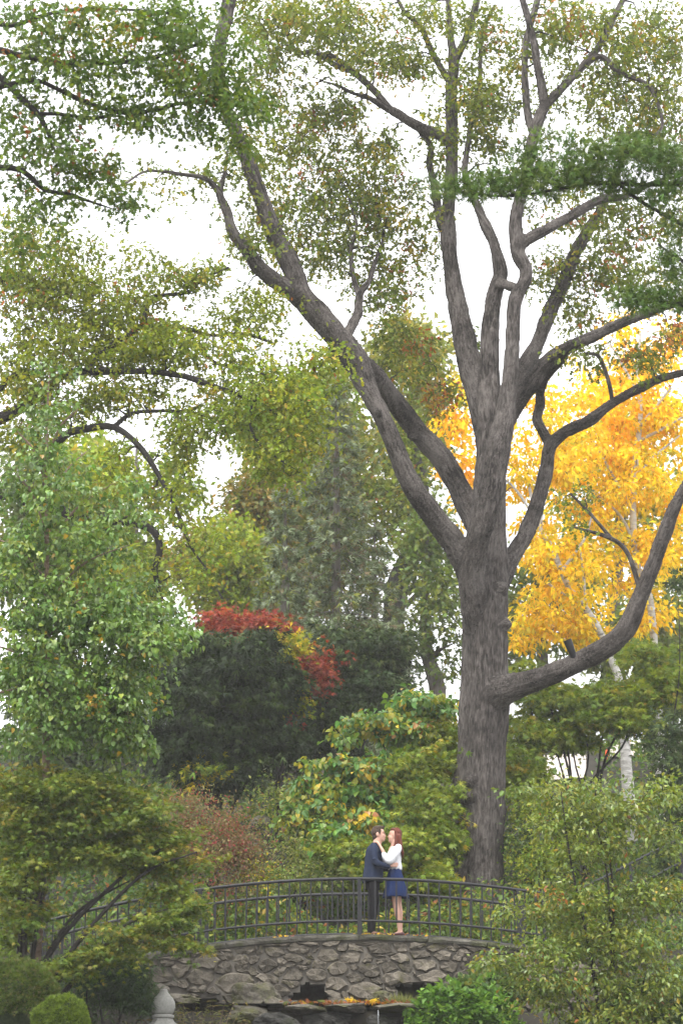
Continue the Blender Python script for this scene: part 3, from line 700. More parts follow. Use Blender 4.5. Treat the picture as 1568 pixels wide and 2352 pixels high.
# palettes (leaf albedo)
G_OAK = [((.115, .15, .014), 5), ((.085, .122, .014), 4), ((.17, .19, .016), 3), ((.25, .2, .018), .8), ((.26, .09, .018), .25)]
G_OAK_D = [((.08, .135, .018), 5), ((.058, .105, .016), 4), ((.12, .165, .018), 3), ((.22, .08, .025), .25)]
G_RUST = [((.34, .12, .02), 4), ((.26, .065, .02), 3), ((.34, .22, .02), 3), ((.12, .14, .02), 3)]
G_LIME = [((.19, .25, .018), 5), ((.14, .205, .018), 4), ((.26, .29, .02), 3), ((.32, .25, .025), .5)]
G_BIRCH = [((.115, .2, .035), 5), ((.15, .235, .045), 4), ((.08, .15, .028), 4), ((.2, .26, .035), 1.8), ((.42, .27, .03), .2)]
G_YEL = [((.76, .53, .025), 5), ((.78, .58, .04), 4), ((.72, .45, .02), 3), ((.56, .48, .045), 2)]
G_ORG = [((.82, .46, .025), 5), ((.82, .53, .03), 4), ((.74, .36, .03), 1.5)]
G_YG = [((.42, .4, .03), 4), ((.26, .31, .03), 3), ((.58, .45, .03), 3), ((.14, .2, .03), 2)]
G_RED = [((.25, .045, .03), 5), ((.34, .085, .05), 4), ((.17, .028, .02), 4), ((.33, .13, .045), 1.2)]
G_YEW = [((.026, .044, .012), 5), ((.014, .026, .008), 4), ((.045, .072, .016), 2.4), ((.06, .095, .02), .8)]
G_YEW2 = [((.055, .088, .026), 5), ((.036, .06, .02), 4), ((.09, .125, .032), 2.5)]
G_SPR = [((.15, .2, .1), 5), ((.09, .12, .05), 4), ((.26, .31, .2), 3), ((.19, .15, .08), 1.4), ((.22, .24, .04), 1.4)]
G_BRN = [((.22, .17, .03), 4), ((.16, .15, .03), 4), ((.28, .18, .03), 2), ((.1, .13, .025), 3)]
G_JM = [((.13, .18, .022), 5), ((.09, .145, .02), 4), ((.19, .215, .028), 3), ((.28, .235, .035), 1.5)]
G_KAT = [((.1, .215, .045), 4), ((.15, .25, .035), 4), ((.3, .31, .03), 2.5), ((.55, .4, .03), 1.2), ((.36, .18, .05), .3)]
G_OLV = [((.165, .22, .02), 5), ((.11, .17, .018), 4), ((.24, .275, .025), 3), ((.34, .28, .03), .5)]
G_SRV = [((.15, .195, .024), 5), ((.105, .16, .03), 4), ((.21, .24, .028), 3), ((.3, .22, .03), .4), ((.3, .12, .03), .12)]
G_BAR = [((.2, .085, .055), 4), ((.16, .13, .05), 4), ((.12, .14, .04), 3), ((.26, .05, .05), 1.2), ((.24, .2, .09), 2)]
G_COV = [((.115, .23, .035), 5), ((.17, .29, .05), 4), ((.07, .15, .025), 3)]
G_GND = [((.06, .115, .03), 5), ((.09, .155, .03), 4), ((.13, .16, .03), 2), ((.24, .2, .04), .8), ((.27, .1, .03), .3)]
G_PINE = [((.065, .12, .022), 5), ((.09, .145, .028), 4), ((.12, .175, .03), 3)]
G_OAKL = [((.15, .185, .014), 5), ((.11, .15, .014), 4), ((.21, .24, .016), 3), ((.27, .22, .018), .6), ((.26, .09, .018), .15)]

# ------------------------------------------------------------------ the great oak
Y0 = 5.5
oak = empty('oak_tree', W(1093, 2075, Y0), 'massive grey oak with many spreading limbs standing just behind the bridge', 'tree')
base = W(1093, 2045, Y0); gb = np.array((base[0], Y0, float(gz(base[0], Y0)) - .15))
tp, tr = px_path([(1097, 1960, 57), (1101, 1880, 56), (1102, 1800, 57), (1107, 1700, 54), (1112, 1600, 55), (1113, 1500, 52), (1113, 1400, 53), (1112, 1330, 56), (1114, 1270, 52), (1120, 1200, 44), (1124, 1120, 38), (1125, 1040, 34), (1126, 960, 30), (1124, 861, 25, 5.6), (1124, 775, 22, 5.6), (1130, 711, 19, 5.6), (1137, 666, 18, 5.5), (1148, 624, 17, 5.4), (1134, 562, 13, 5.3), (1111, 510, 12, 5.3), (1091, 463, 11, 5.3), (1068, 400, 9, 5.3), (1075, 330, 8, 5.6), (1085, 270, 7, 5.9), (1101, 172, 7, 6.4), (1106, 78, 6, 6.8), (1137, 10, 5, 7)], Y0)
tp = np.vstack([gb, base, tp]); tr = np.concatenate([[.62, .55], tr])
def flare(L, th): return 1 + .42 * np.exp(-L / .3) * (1 + .35 * np.sin(5 * th + 1)) + .06 * np.sin(4 * th + L * .5)
LIMBS = dict(
 L1=[(1090, 1330, 38, 5.2), (1062, 1280, 33, 5.0), (1037, 1238, 30, 4.9), (992, 1182, 27, 4.7), (940, 1105, 24, 4.5), (903, 1015, 22, 4.4), (880, 963, 22, 4.4), (852, 910, 23, 4.4), (832, 868, 27, 4.5), (806, 815, 31, 4.5), (742, 738, 30, 4.4), (694, 680, 27, 4.3), (672, 619, 24, 4.2), (632, 540, 23, 4.0), (600, 455, 20, 3.8), (577, 395, 18, 3.7), (550, 320, 16, 3.5), (515, 240, 15, 3.3), (499, 170, 15, 3.2), (508, 94, 16, 3.0), (525, 16, 17, 2.9), (540, -60, 15, 2.8)],
 L2=[(1110, 1230, 34, 6.0), (1076, 1165, 28, 6.1), (1046, 1108, 26, 6.2), (1011, 1050, 26, 6.2), (958, 990, 25, 6.1), (920, 942, 24, 5.8), (886, 896, 24, 5.3), (846, 850, 24, 4.8), (812, 822, 22, 4.6)],
 L1b=[(694, 690, 22, 4.3), (660, 664, 20, 4.2), (603, 624, 18, 3.9), (572, 582, 16, 3.7), (536, 536, 14, 3.5), (520, 484, 12, 3.4), (504, 442, 10, 3.3), (516, 400, 7, 3.2), (524, 340, 5, 3.0)],
 L1c=[(506, 445, 8, 3.3), (473, 411, 6, 3.1), (416, 400, 4.5, 2.8), (338, 393, 3.5, 2.4), (290, 420, 2.5, 2.2), (258, 432, 2, 2.0)],
 L1u=[(785, 785, 18, 4.5), (799, 764, 14, 4.8), (820, 723, 12, 5.2), (826, 676, 10, 5.5), (848, 645, 8, 5.7), (862, 600, 6, 6), (880, 540, 5, 6.3), (862, 468, 4, 6.6)],
 L1v=[(826, 680, 8, 5.5), (812, 640, 6, 5.6), (806, 572, 5, 5.7), (818, 520, 4, 5.8), (800, 450, 3, 6)],
 L1k=[(812, 850, 15, 4.6), (786, 836, 15, 4.7), (765, 820, 13, 4.8), (755, 800, 8, 4.8)],
 C=[(1092, 1450, 22, 5.3), (1086, 1390, 29, 5.2), (1082, 1330, 32, 5.02), (1086, 1287, 31, 4.85), (1100, 1223, 29, 4.6), (1123, 1138, 32, 4.5), (1138, 1053, 31, 4.5), (1152, 990, 26, 4.5), (1163, 930, 22, 4.5), (1173, 839, 19, 4.5), (1178, 754, 18, 4.5), (1182, 690, 18, 4.5), (1203, 650, 15, 4.5), (1207, 620, 14, 4.5), (1190, 585, 16, 4.5), (1184, 540, 16, 4.5), (1185, 494, 15, 4.5), (1200, 432, 14, 4.5), (1215, 364, 14, 4.5), (1226, 312, 14, 4.5), (1247, 250, 14, 4.5), (1280, 212, 11, 4.6), (1325, 166, 10, 4.8), (1377, 104, 9, 5), (1408, 42, 8, 5.2), (1440, -20, 7, 5.4)],
 Cf=[(1247, 252, 11, 4.5), (1245, 208, 10, 4.4), (1231, 135, 10, 4.2), (1221, 78, 9, 4.1), (1200, 5, 9, 4), (1185, -60, 8, 4)],
 Cg=[(1222, 300, 10, 4.7), (1210, 255, 9, 4.9), (1204, 156, 8, 5.2), (1208, 94, 8, 5.4), (1233, 0, 7, 5.7), (1240, -60, 6, 5.8)],
 Ch=[(1320, 170, 7, 4.8), (1375, 130, 7, 4.7), (1420, 165, 6, 4.6), (1490, 200, 5, 4.5), (1520, 280, 4, 4.4), (1505, 310, 3, 4.4)],
 Cr=[(1184, 572, 15, 4.5), (1215, 548, 13, 4.6), (1247, 530, 13, 4.7), (1314, 494, 12, 5), (1377, 458, 11, 5.2), (1429, 452, 8, 5.4), (1500, 420, 6, 5.7), (1580, 400, 5, 6)],
 Dk=[(1143, 650, 13, 5.42), (1168, 656, 11, 5.0), (1192, 666, 12, 4.6)],
 E=[(1122, 1090, 18, 5.6), (1116, 1010, 25, 5.7), (1108, 955, 28, 5.8), (1098, 905, 29, 5.9), (1078, 840, 28, 6), (1066, 780, 26, 6.1), (1052, 715, 22, 6.2), (1041, 650, 20, 6.3), (1031, 572, 19, 6.4), (1028, 494, 17, 6.5), (1036, 416, 15, 6.5), (1037, 312, 15, 6.5), (1036, 208, 14, 6.5), (1041, 146, 13, 6.5), (1034, 78, 9, 6.5), (1028, 0, 8, 6.5), (1022, -60, 7, 6.5)],
 Ef=[(1041, 150, 10, 6.5), (1056, 115, 9, 6.4), (1070, 88, 9, 6.3), (1091, 16, 8, 6.2), (1105, -50, 7, 6)],
 El=[(1037, 332, 14, 6.5), (1010, 312, 13, 6.4), (961, 291, 12, 6.2), (909, 260, 11, 6), (868, 236, 9, 5.9), (840, 222, 7, 5.8), (810, 214, 6, 5.6), (779, 198, 5, 5.4), (740, 185, 4, 5.2), (705, 172, 3, 5)],
 Em=[(900, 256, 8, 6), (851, 200, 8, 6.1), (805, 161, 7, 6.2), (753, 127, 7, 6.2), (715, 158, 0.5, 6.2)],
 Em2=[(810, 165, 6, 6.2), (770, 150, 6.5, 6.2), (723, 120, 6, 6.1), (681, 118, 5, 6), (655, 60, 5, 6), (660, 28, 4, 6), (690, -10, 4, 6)],
 Eg=[(1012, 520, 12, 6.7), (1005, 480, 11, 7), (995, 416, 10, 7.1), (985, 374, 10, 7.1), (990, 338, 9, 7), (970, 310, 8, 7), (960, 290, 6, 6.8)],
 Et=[(1036, 195, 8, 6.5), (997, 130, 7, 6.4), (965, 62, 6, 6.2), (929, 28, 5, 6), (905, -20, 4, 5.9)],
 Er=[(1037, 250, 8, 6.6), (1060, 235, 7, 6.8), (1085, 250, 6, 7)],
 F1=[(1128, 1060, 20, 5.7), (1142, 990, 26, 5.9), (1172, 940, 26, 6), (1192, 880, 25, 6.1), (1212, 830, 21, 6.3), (1235, 785, 18, 6.5), (1262, 716, 17, 6.8), (1293, 650, 17, 7), (1319, 582, 15, 7.3), (1351, 530, 13, 7.6), (1377, 484, 11, 7.8), (1405, 430, 8, 8), (1430, 360, 6, 8.3), (1450, 270, 5, 8.6)],
 F2=[(1132, 1050, 20, 5.5), (1150, 985, 24, 5.5), (1185, 925, 24, 5.4), (1218, 880, 22, 5.2), (1250, 838, 20, 5.0), (1290, 806, 16, 4.8), (1346, 780, 15, 4.6), (1410, 750, 13, 4.4), (1474, 722, 12, 4.2), (1560, 695, 10, 4), (1640, 680, 8, 3.8)],
 F3=[(1300, 818, 9, 4.9), (1278, 838, 11, 5.2), (1254, 862, 12, 5.5), (1239, 895, 11, 5.9), (1240, 930, 12, 6.1), (1232, 960, 12, 6.2), (1245, 990, 13, 6.2), (1262, 1020, 13, 6.2)],
 G=[(1140, 1350, 26, 5.6), (1168, 1290, 22, 5.9), (1185, 1262, 21, 6.0), (1207, 1226, 20, 6.1), (1235, 1151, 18, 6.2), (1254, 1074, 17, 6.2), (1264, 1023, 17, 6.1), (1303, 989, 15, 5.9), (1350, 967, 14, 5.7), (1402, 929, 13, 5.5), (1453, 899, 12, 5.2), (1508, 873, 11, 5), (1568, 856, 10, 4.8), (1640, 845, 8, 4.6)],
 G2=[(1405, 928, 5, 5.5), (1400, 890, 5, 5.3), (1385, 840, 5, 5.2), (1370, 815, 4.5, 5.1), (1345, 812, 3.5, 5)],
 H=[(1118, 1612, 40, 5.4), (1150, 1590, 36, 5.2), (1178, 1578, 31, 5.1), (1210, 1568, 27, 5), (1265, 1548, 25, 4.8), (1325, 1522, 24, 4.6), (1389, 1488, 25, 4.4), (1436, 1445, 23, 4.2), (1464, 1385, 21, 4), (1495, 1309, 20, 3.8), (1521, 1236, 18, 3.6), (1547, 1168, 16, 3.4), (1580, 1110, 15, 3.2), (1640, 1020, 13, 3)],
 H2=[(1466, 1345, 6, 3.9), (1440, 1270, 5.5, 3.8), (1401, 1236, 5, 3.7), (1316, 1210, 3, 3.5)],
 H3=[(1405, 1240, 4.5, 3.7), (1372, 1200, 4, 3.7), (1345, 1170, 3.5, 3.8), (1310, 1134, 3, 3.9)],
)
limb_paths = []
def fused(name, tubes, mat, parent, vox=.038, furrow=.034, iters=6):
    """several closed tubes grown together into one skin; bark coordinates come from the nearest original surface"""
    V = np.vstack(tubes.V); F = np.vstack(tubes.F); B = np.vstack(tubes.B)
    me = mesh_np('tmp', V, F); o = bpy.data.objects.new('tmp', me); COL.objects.link(o)
    r = o.modifiers.new('r', 'REMESH'); r.mode = 'VOXEL'; r.voxel_size = vox
    s_ = o.modifiers.new('s', 'SMOOTH'); s_.iterations = iters; s_.factor = .5
    dg = bpy.context.evaluated_depsgraph_get(); out = bpy.data.meshes.new_from_object(o.evaluated_get(dg))
    bpy.data.objects.remove(o)
    from mathutils.kdtree import KDTree
    kd = KDTree(len(V))
    for i, v in enumerate(V): kd.insert(v, i)
    kd.balance()
    n = len(out.vertices); co = np.zeros(n * 3, np.float32); out.vertices.foreach_get('co', co); co = co.reshape(-1, 3)
    no = np.zeros(n * 3, np.float32); out.vertices.foreach_get('normal', no); no = no.reshape(-1, 3)
    idx = np.array([kd.find(v)[1] for v in co]); bk = B[idx]
    bk = bk + (co - V[idx])
    q = bk * np.array((12., 12., 2.4)); f = np.abs(vnoise(q) - .5) * 2; f2 = vnoise(q * np.array((2.2, 2.2, 1.8)))
    co = co + no * (furrow * ((f - .45) + .45 * (f2 - .5)))[:, None]
    out.vertices.foreach_set('co', np.ascontiguousarray(co, np.float32).ravel())
    a = out.attributes.new('bk', 'FLOAT_VECTOR', 'POINT'); a.data.foreach_set('vector', np.ascontiguousarray(bk, np.float32).ravel())
    out.polygons.foreach_set('use_smooth', np.full(len(out.polygons), True)); out.materials.clear(); out.materials.append(mat); out.name = name; out.update()
    return link(bpy.data.objects.new(name, out), parent)
wood = Tubes()
def cl(P, rr):                                  # close both ends
    d0 = unit(P[0] - P[1]); d1 = unit(P[-1] - P[-2])
    return np.vstack([P[0] + d0 * rr[0] * .5, P, P[-1] + d1 * rr[-1] * .3]), np.concatenate([[.002], rr, [.002]])
limb_paths.append((tp[8:], tr[8:]))
P, rr = cl(tp, tr); wood.add(P, rr, step=.07, seg=48, flare=flare, lump=.1)
SMALL = ('L1c', 'L1v', 'Ch', 'Em2', 'Em', 'Et', 'Er', 'G2', 'H2', 'H3', 'Cg', 'Ef')
for k, pts in LIMBS.items():
    P, rr = px_path(pts, Y0); limb_paths.append((P, rr))
    if k in SMALL:
        t = Tubes(); t.add(P, rr, step=.09, seg=14, furrow=.008, lump=.15); t.build('limb', M['oak_bark'], oak)
    else:
        P, rr = cl(P, rr); wood.add(P, rr, step=.08, seg=28, lump=.16)
def knob(px, py, r_px, y, dy):
    c = W(px, py, y); m = r_px * MPP(px, py, y); u = np.array(dy, float)
    wood.add([c - u * m * 1.4, c - u * m, c - u * m * .3, c + u * m * .4, c + u * m * .85, c + u * m], np.array([.02, 1.1, 1.05, .85, .5, .02]) * m, step=.03, seg=20, lump=.3)
knob(1160, 1434, 16, 5.25, (1, -.2, .0)); knob(1150, 1350, 17, 5.2, (.9, -.4, 0)); knob(1078, 1795, 15, 5.06, (-.2, -1, 0)); knob(1074, 1830, 18, 5.07, (-.1, -1, 0)); knob(946, 1002, 12, 6.0, (-1, -.3, -.3)); knob(870, 946, 9, 4.1, (.6, -.8, 0)); knob(1325, 598, 9, 7.2, (1, 0, -.4))
fused('trunk', wood, M['oak_bark'], oak)
oskel = skel_of(limb_paths)
OAK = [(720, 45, 110, 60, 60, 5, 2), (600, 130, 60, 60, 22, 4.5, 1.5), (840, 100, 110, 70, 60, 6, 2), (930, 140, 70, 50, 28, 6, 1.5), (960, 30, 70, 40, 24, 6, 1.5), (770, 262, 70, 36, 34, 6.5, 1.5),
 (655, 300, 55, 50, 14, 6, 1.5), (700, 372, 80, 62, 30, 6.5, 1.5), (830, 400, 95, 80, 52, 7, 1.8), (760, 480, 115, 85, 60, 7, 2), (900, 485, 70, 75, 34, 7, 1.5), (820, 590, 105, 55, 42, 7, 1.8), (700, 560, 60, 40, 16, 6, 1.3), (640, 470, 40, 50, 9, 5.5, 1),
 (1105, 245, 80, 40, 42, 5.5, 1.2), (1150, 120, 60, 70, 26, 6, 1.5), (1080, 50, 60, 50, 18, 6, 1.5), (1300, 60, 90, 60, 42, 5, 1.5), (1440, 90, 90, 65, 40, 5.5, 1.5), (1500, 205, 70, 60, 26, 5.5, 1.5), (1395, 170, 60, 45, 16, 5, 1), (1530, 40, 60, 50, 20, 6, 1.5),
 (1000, 282, 34, 26, 8, 7.2, .8, G_YG), (720, 268, 24, 16, 6, 6.5, .5, G_RUST), (1080, 310, 60, 25, 10, 5.8, 1), (1140, 330, 50, 30, 8, 5.6, 1),
 (1300, 625, 50, 45, 18, 7.5, 1.2), (1400, 570, 70, 60, 28, 7, 1.5), (1325, 720, 60, 45, 18, 7, 1.2), (1480, 640, 70, 45, 20, 6, 1.5), (1390, 650, 50, 40, 14, 7, 1.2), (1500, 520, 60, 60, 20, 6.5, 1.3), (1240, 640, 26, 40, 6, 7, .8), (1420, 480, 60, 30, 14, 6.5, 1),
 (930, 835, 80, 34, 26, 6.5, 1.3, G_OAK), (955, 790, 26, 14, 6, 6.6, .5, G_RUST), (890, 760, 50, 30, 12, 6, 1), (1010, 905, 50, 26, 12, 7, .8, G_RUST), (880, 680, 40, 40, 10, 6, 1), (1060, 770, 30, 40, 8, 7, 1), (960, 960, 60, 50, 10, 7.5, 1),
 (600, 520, 34, 70, 10, 4, 1), (560, 560, 40, 40, 8, 3.8, 1), (960, 570, 34, 60, 10, 7, 1), (640, 60, 60, 50, 18, 4.5, 1.5), (580, 40, 40, 60, 14, 3.5, 1), (1200, 400, 40, 40, 8, 5.5, 1), (1230, 480, 30, 30, 4, 6, .8), (1320, 400, 50, 50, 10, 7, 1), (1440, 300, 90, 60, 34, 7.5, 1.5), (1520, 280, 60, 80, 28, 7, 1.5), (1540, 130, 40, 60, 20, 6, 1), (1380, 240, 60, 40, 14, 7, 1), (1560, 470, 30, 60, 12, 6, 1), (640, 200, 60, 50, 16, 5, 1), (590, 380, 40, 50, 10, 5, 1),
 (480, 400, 40, 30, 6, 3.3, .8), (560, 300, 40, 40, 10, 3.8, .8), (1480, 820, 60, 30, 16, 4.6, 1, G_OAK), (1540, 770, 40, 40, 12, 4.2, 1, G_RUST), (1470, 100, 30, 20, 5, 5.5, .5, G_RUST), (1130, 80, 14, 20, 4, 6, .4, G_RUST), (850, 330, 60, 30, 12, 6.5, 1.2), (1080, 180, 40, 40, 10, 6, 1)]
OAK += [(720, 120, 200, 150, 40, 6, 2.4), (800, 420, 230, 230, 90, 6.8, 2.4), (1100, 150, 200, 160, 50, 6, 2.4), (1400, 180, 200, 180, 70, 6, 2.4), (1400, 560, 180, 170, 50, 6.6, 2.2), (600, 440, 110, 240, 40, 4.2, 1.6), (920, 700, 110, 160, 30, 6.4, 1.6), (480, 420, 120, 80, 14, 3.2, 1.2), (300, 410, 90, 40, 8, 2.4, .8), (1350, 820, 80, 40, 10, 5, .8), (1340, 1170, 60, 60, 6, 3.7, .6), (1120, 300, 60, 100, 16, 5.8, 1.2), (1270, 330, 60, 120, 14, 5.4, 1.2)]
OAK = [(q[0], q[1], q[2] * 1.12, q[3] * 1.12, int(q[4] * 1.15) + 1, *q[5:]) for q in OAK]
crown(oak, OAK, G_OAK, 'oaklet', .108, per=24, sr=.19, flat=.6, tilt=.8, droop=.5, seed=21, skel=oskel, bark='dark_bark', maxlen=3.2, mix=.25, twig_r=.028, rmin=.006)

# ------------------------------------------------------------------ other trees and shrubs
def trunk_obj(parent, paths, bark, name='trunk', seg=14, step=.12, furrow=.012, lump=.18):
    t = Tubes()
    for P, rr in paths: t.add(P, rr, step=step, seg=seg, furrow=furrow, lump=lump)
    return t.build(name, M[bark], parent)
def tree(label, base, paths, bark='dark_bark', name='tree', cat='tree', group=None, limb_name='limb', seg=14):
    """paths[0] is the trunk, the rest are limbs, each its own part"""
    o = empty(name, base, label, cat, group)
    trunk_obj(o, paths[:1], bark, seg=seg)
    for p in paths[1:]: trunk_obj(o, [p], bark, limb_name, seg=max(8, seg - 4))
    return o, skel_of(paths)
def ground_at(px, y):
    """ground point below a pixel column at depth y"""
    x = float(W(px, 1700, y)[0]); return np.array((x, y, float(gz(x, y))))
def auto_limbs(base, top, r0, n, reach, seed, droop=0.):
    """plain trunk with n rising limbs"""
    r = np.random.default_rng(seed); base = np.array(base, float); top = np.array(top, float); H = np.linalg.norm(top - base)
    mid = [base + (top - base) * f + r.normal(0, .02 * H, 3) * (f > 0) for f in (0, .2, .45, .7, 1)]; mid[0] = base - np.array((0, 0, .2))
    paths = [(np.array(mid), np.array((r0 * 1.25, r0, r0 * .8, r0 * .5, r0 * .15)))]
    for i in range(n):
        f = .28 + .6 * (i + r.random() * .6) / n; s = base + (top - base) * f; a = r.random() * 6.28; L = reach * (1.1 - .6 * f) * (.7 + .5 * r.random())
        d = np.array((math.cos(a), math.sin(a), 0))
        P = [s, s + d * L * .35 + (0, 0, L * .28), s + d * L * .7 + (0, 0, L * (.42 - droop)), s + d * L + (0, 0, L * (.5 - droop * 2))]
        paths.append((np.array(P), r0 * (1 - f * .75) * np.array((.55, .38, .22, .08))))
    return paths

# --- arching oak on the left, its trunk outside the picture
yl = 3.0
lb = ground_at(-230, yl)
lt = [(np.vstack([lb - (0, 0, .2), W(-225, 1700, yl), W(-190, 1400, yl), W(-160, 1180, yl), W(-150, 950, yl), W(-170, 700, yl), W(-150, 450, yl)]), np.array((.55, .45, .4, .36, .3, .24, .15)))]
for pts in ([(-160, 1120, 18), (-60, 1128, 15), (0, 1133, 14), (40, 1141, 13), (80, 1158, 12.5), (132, 1168, 12), (168, 1183, 12), (240, 1193, 11), (296, 1197, 10), (344, 1213, 9.5, 2.8), (363, 1237, 9, 2.8), (367, 1269, 8, 2.8), (356, 1309, 7, 2.8), (372, 1381, 5, 2.9)],
            [(106, 1155, 7), (104, 1109, 6.5, 2.8), (94, 1064, 7, 2.7), (66, 1049, 8, 2.6), (100, 1030, 8.5, 2.5), (132, 1016, 9, 2.4), (160, 994, 9, 2.3), (200, 985, 8.5, 2.2), (262, 981, 8, 2.1), (320, 1025, 7, 2.0), (368, 1097, 6, 2.0), (408, 1177, 5, 1.9), (440, 1257, 3.5, 1.8), (476, 1309, 2, 1.8)],
            [(262, 981, 6, 2.1), (296, 953, 5, 2.2), (340, 945, 4.5, 2.3), (440, 947, 3.5, 2.5), (520, 975, 2.5, 2.6)],
            [(-155, 1000, 17), (-60, 980, 15), (0, 962, 14), (68, 926, 12), (115, 885, 11, 2.8), (156, 858, 10, 2.6), (208, 853, 9, 2.5), (333, 853, 8, 2.3), (416, 863, 7, 2.2), (468, 879, 7, 2.1), (582, 920, 5, 2), (650, 960, 3.5, 2), (690, 1010, 2, 2)],
            [(200, 854, 8, 2.5), (234, 811, 8, 2.6), (291, 770, 7.5, 2.7), (333, 749, 7, 2.8), (426, 754, 5.5, 2.9), (484, 770, 4.5, 3), (562, 767, 3.5, 3), (630, 790, 2.5, 3)],
            [(333, 749, 6, 2.8), (334, 708, 6, 2.9), (364, 681, 5, 3), (432, 671, 4.5, 3.1), (468, 640, 3.5, 3.2), (525, 614, 2.5, 3.3)],
            [(430, 755, 4, 2.9), (460, 800, 3.5, 2.7), (500, 835, 3, 2.6), (560, 845, 2.5, 2.5), (640, 870, 1.6, 2.4)],
            [(-150, 920, 12), (-60, 905, 9), (0, 894, 7), (31, 863, 6, 2.8), (80, 850, 4, 2.7)],
            [(-165, 720, 13), (-60, 660, 9), (40, 640, 6), (120, 660, 4), (200, 700, 3)],
            [(578, 918, 4, 2), (578, 990, 3.5, 1.9), (620, 1040, 2.6, 1.8), (690, 1085, 1.6, 1.8)]): lt.append(px_path(pts, yl))
lo, sk = tree('oak with dark arching limbs reaching in over the pale green birch', lb, lt, 'dark_bark', 'oak_tree')
crown(lo, [(450, 800, 190, 45, 60, 2.6, 1.4, G_LIME), (600, 900, 140, 70, 62, 2.2, 1.4, G_LIME), (690, 960, 80, 90, 46, 2, 1.2, G_LIME), (500, 950, 140, 55, 46, 2.4, 1.3, G_LIME), (640, 1040, 80, 60, 34, 2, 1, G_LIME), (560, 740, 80, 34, 22, 3, 1), (470, 640, 60, 45, 22, 3.2, .9), (400, 640, 50, 40, 14, 3, .9), (620, 700, 80, 34, 16, 3, 1), (330, 690, 60, 40, 16, 3, 1),
 (100, 600, 120, 70, 44, 3, 1.3), (50, 520, 70, 50, 20, 3, 1.2), (110, 700, 130, 70, 60, 3, 1.4), (140, 800, 160, 60, 70, 2.8, 1.4, G_OAKL), (260, 720, 80, 45, 26, 2.8, 1), (60, 880, 90, 80, 50, 2.8, 1.3, G_OAKL), (280, 900, 120, 40, 36, 2.4, 1, G_OAKL), (400, 760, 80, 40, 24, 2.8, 1, G_OAKL), (300, 800, 100, 40, 30, 2.7, 1, G_OAKL),
 (160, 930, 120, 50, 34, 2.5, 1.2), (420, 1010, 90, 50, 22, 2, 1), (60, 1000, 80, 60, 26, 2.6, 1), (20, 640, 60, 80, 20, 3, 1), (740, 830, 60, 40, 18, 2.6, 1, G_LIME), (700, 880, 60, 50, 22, 2.4, 1, G_LIME), (330, 600, 40, 30, 6, 3, .6), (220, 640, 50, 40, 10, 3, .8), (200, 740, 280, 200, 110, 2.9, 1.6), (560, 880, 260, 140, 70, 2.4, 1.5, G_LIME), (150, 620, 180, 120, 40, 3, 1.2), (430, 1150, 60, 120, 20, 1.9, .7, G_LIME), (470, 1270, 60, 60, 14, 1.9, .6, G_LIME), (350, 1330, 60, 60, 12, 2.8, .6), (300, 1080, 120, 80, 24, 2.2, .9, G_LIME), (640, 1090, 70, 40, 14, 1.8, .6, G_LIME)],
 G_OAKL, 'oaklet', .1, per=30, sr=.21, flat=.4, tilt=.7, droop=.4, seed=31, skel=sk, maxlen=3., twig_r=.024, rmin=.005)

# --- oak boughs hanging in from nearer the camera, upper left
yf = -13.0
fb = np.array((-6.2, yf, float(gz(-6.2, yf))))
ft = [(np.vstack([fb - (0, 0, .2), W(-330, 1500, yf), W(-310, 900, yf), W(-260, 400, yf), W(-220, 100, yf), W(-200, -150, yf)]), np.array((.4, .32, .28, .22, .16, .1)))]
for pts in ([(-270, 420, 20), (-80, 380, 9), (0, 385, 8), (52, 392, 7.5), (104, 437, 6), (151, 445, 5), (229, 470, 3.5), (260, 480, 2)],
            [(-250, 300, 18), (-60, 150, 9), (0, 177, 8.5), (52, 229, 8), (94, 270, 7), (120, 330, 4)],
            [(-240, 240, 18), (-60, 120, 9), (60, 130, 8), (140, 146, 7), (208, 146, 7), (312, 140, 6), (400, 120, 4), (460, 100, 3)],
            [(-245, 260, 16), (0, 200, 7), (80, 185, 6), (140, 208, 6), (208, 239, 6), (291, 260, 6), (364, 250, 5), (430, 235, 4), (520, 240, 3)],
            [(-220, 120, 15), (-60, 40, 8), (20, 60, 6), (120, 30, 5), (240, 20, 4), (400, 30, 3)],
            [(80, 262, 5), (130, 262, 5), (220, 272, 4), (260, 262, 3)]): ft.append(px_path(pts, yf))
fo, sk = tree('oak whose dark leafy boughs hang in nearer than the others, trunk out of view', fb, ft, 'dark_bark', 'oak_tree')
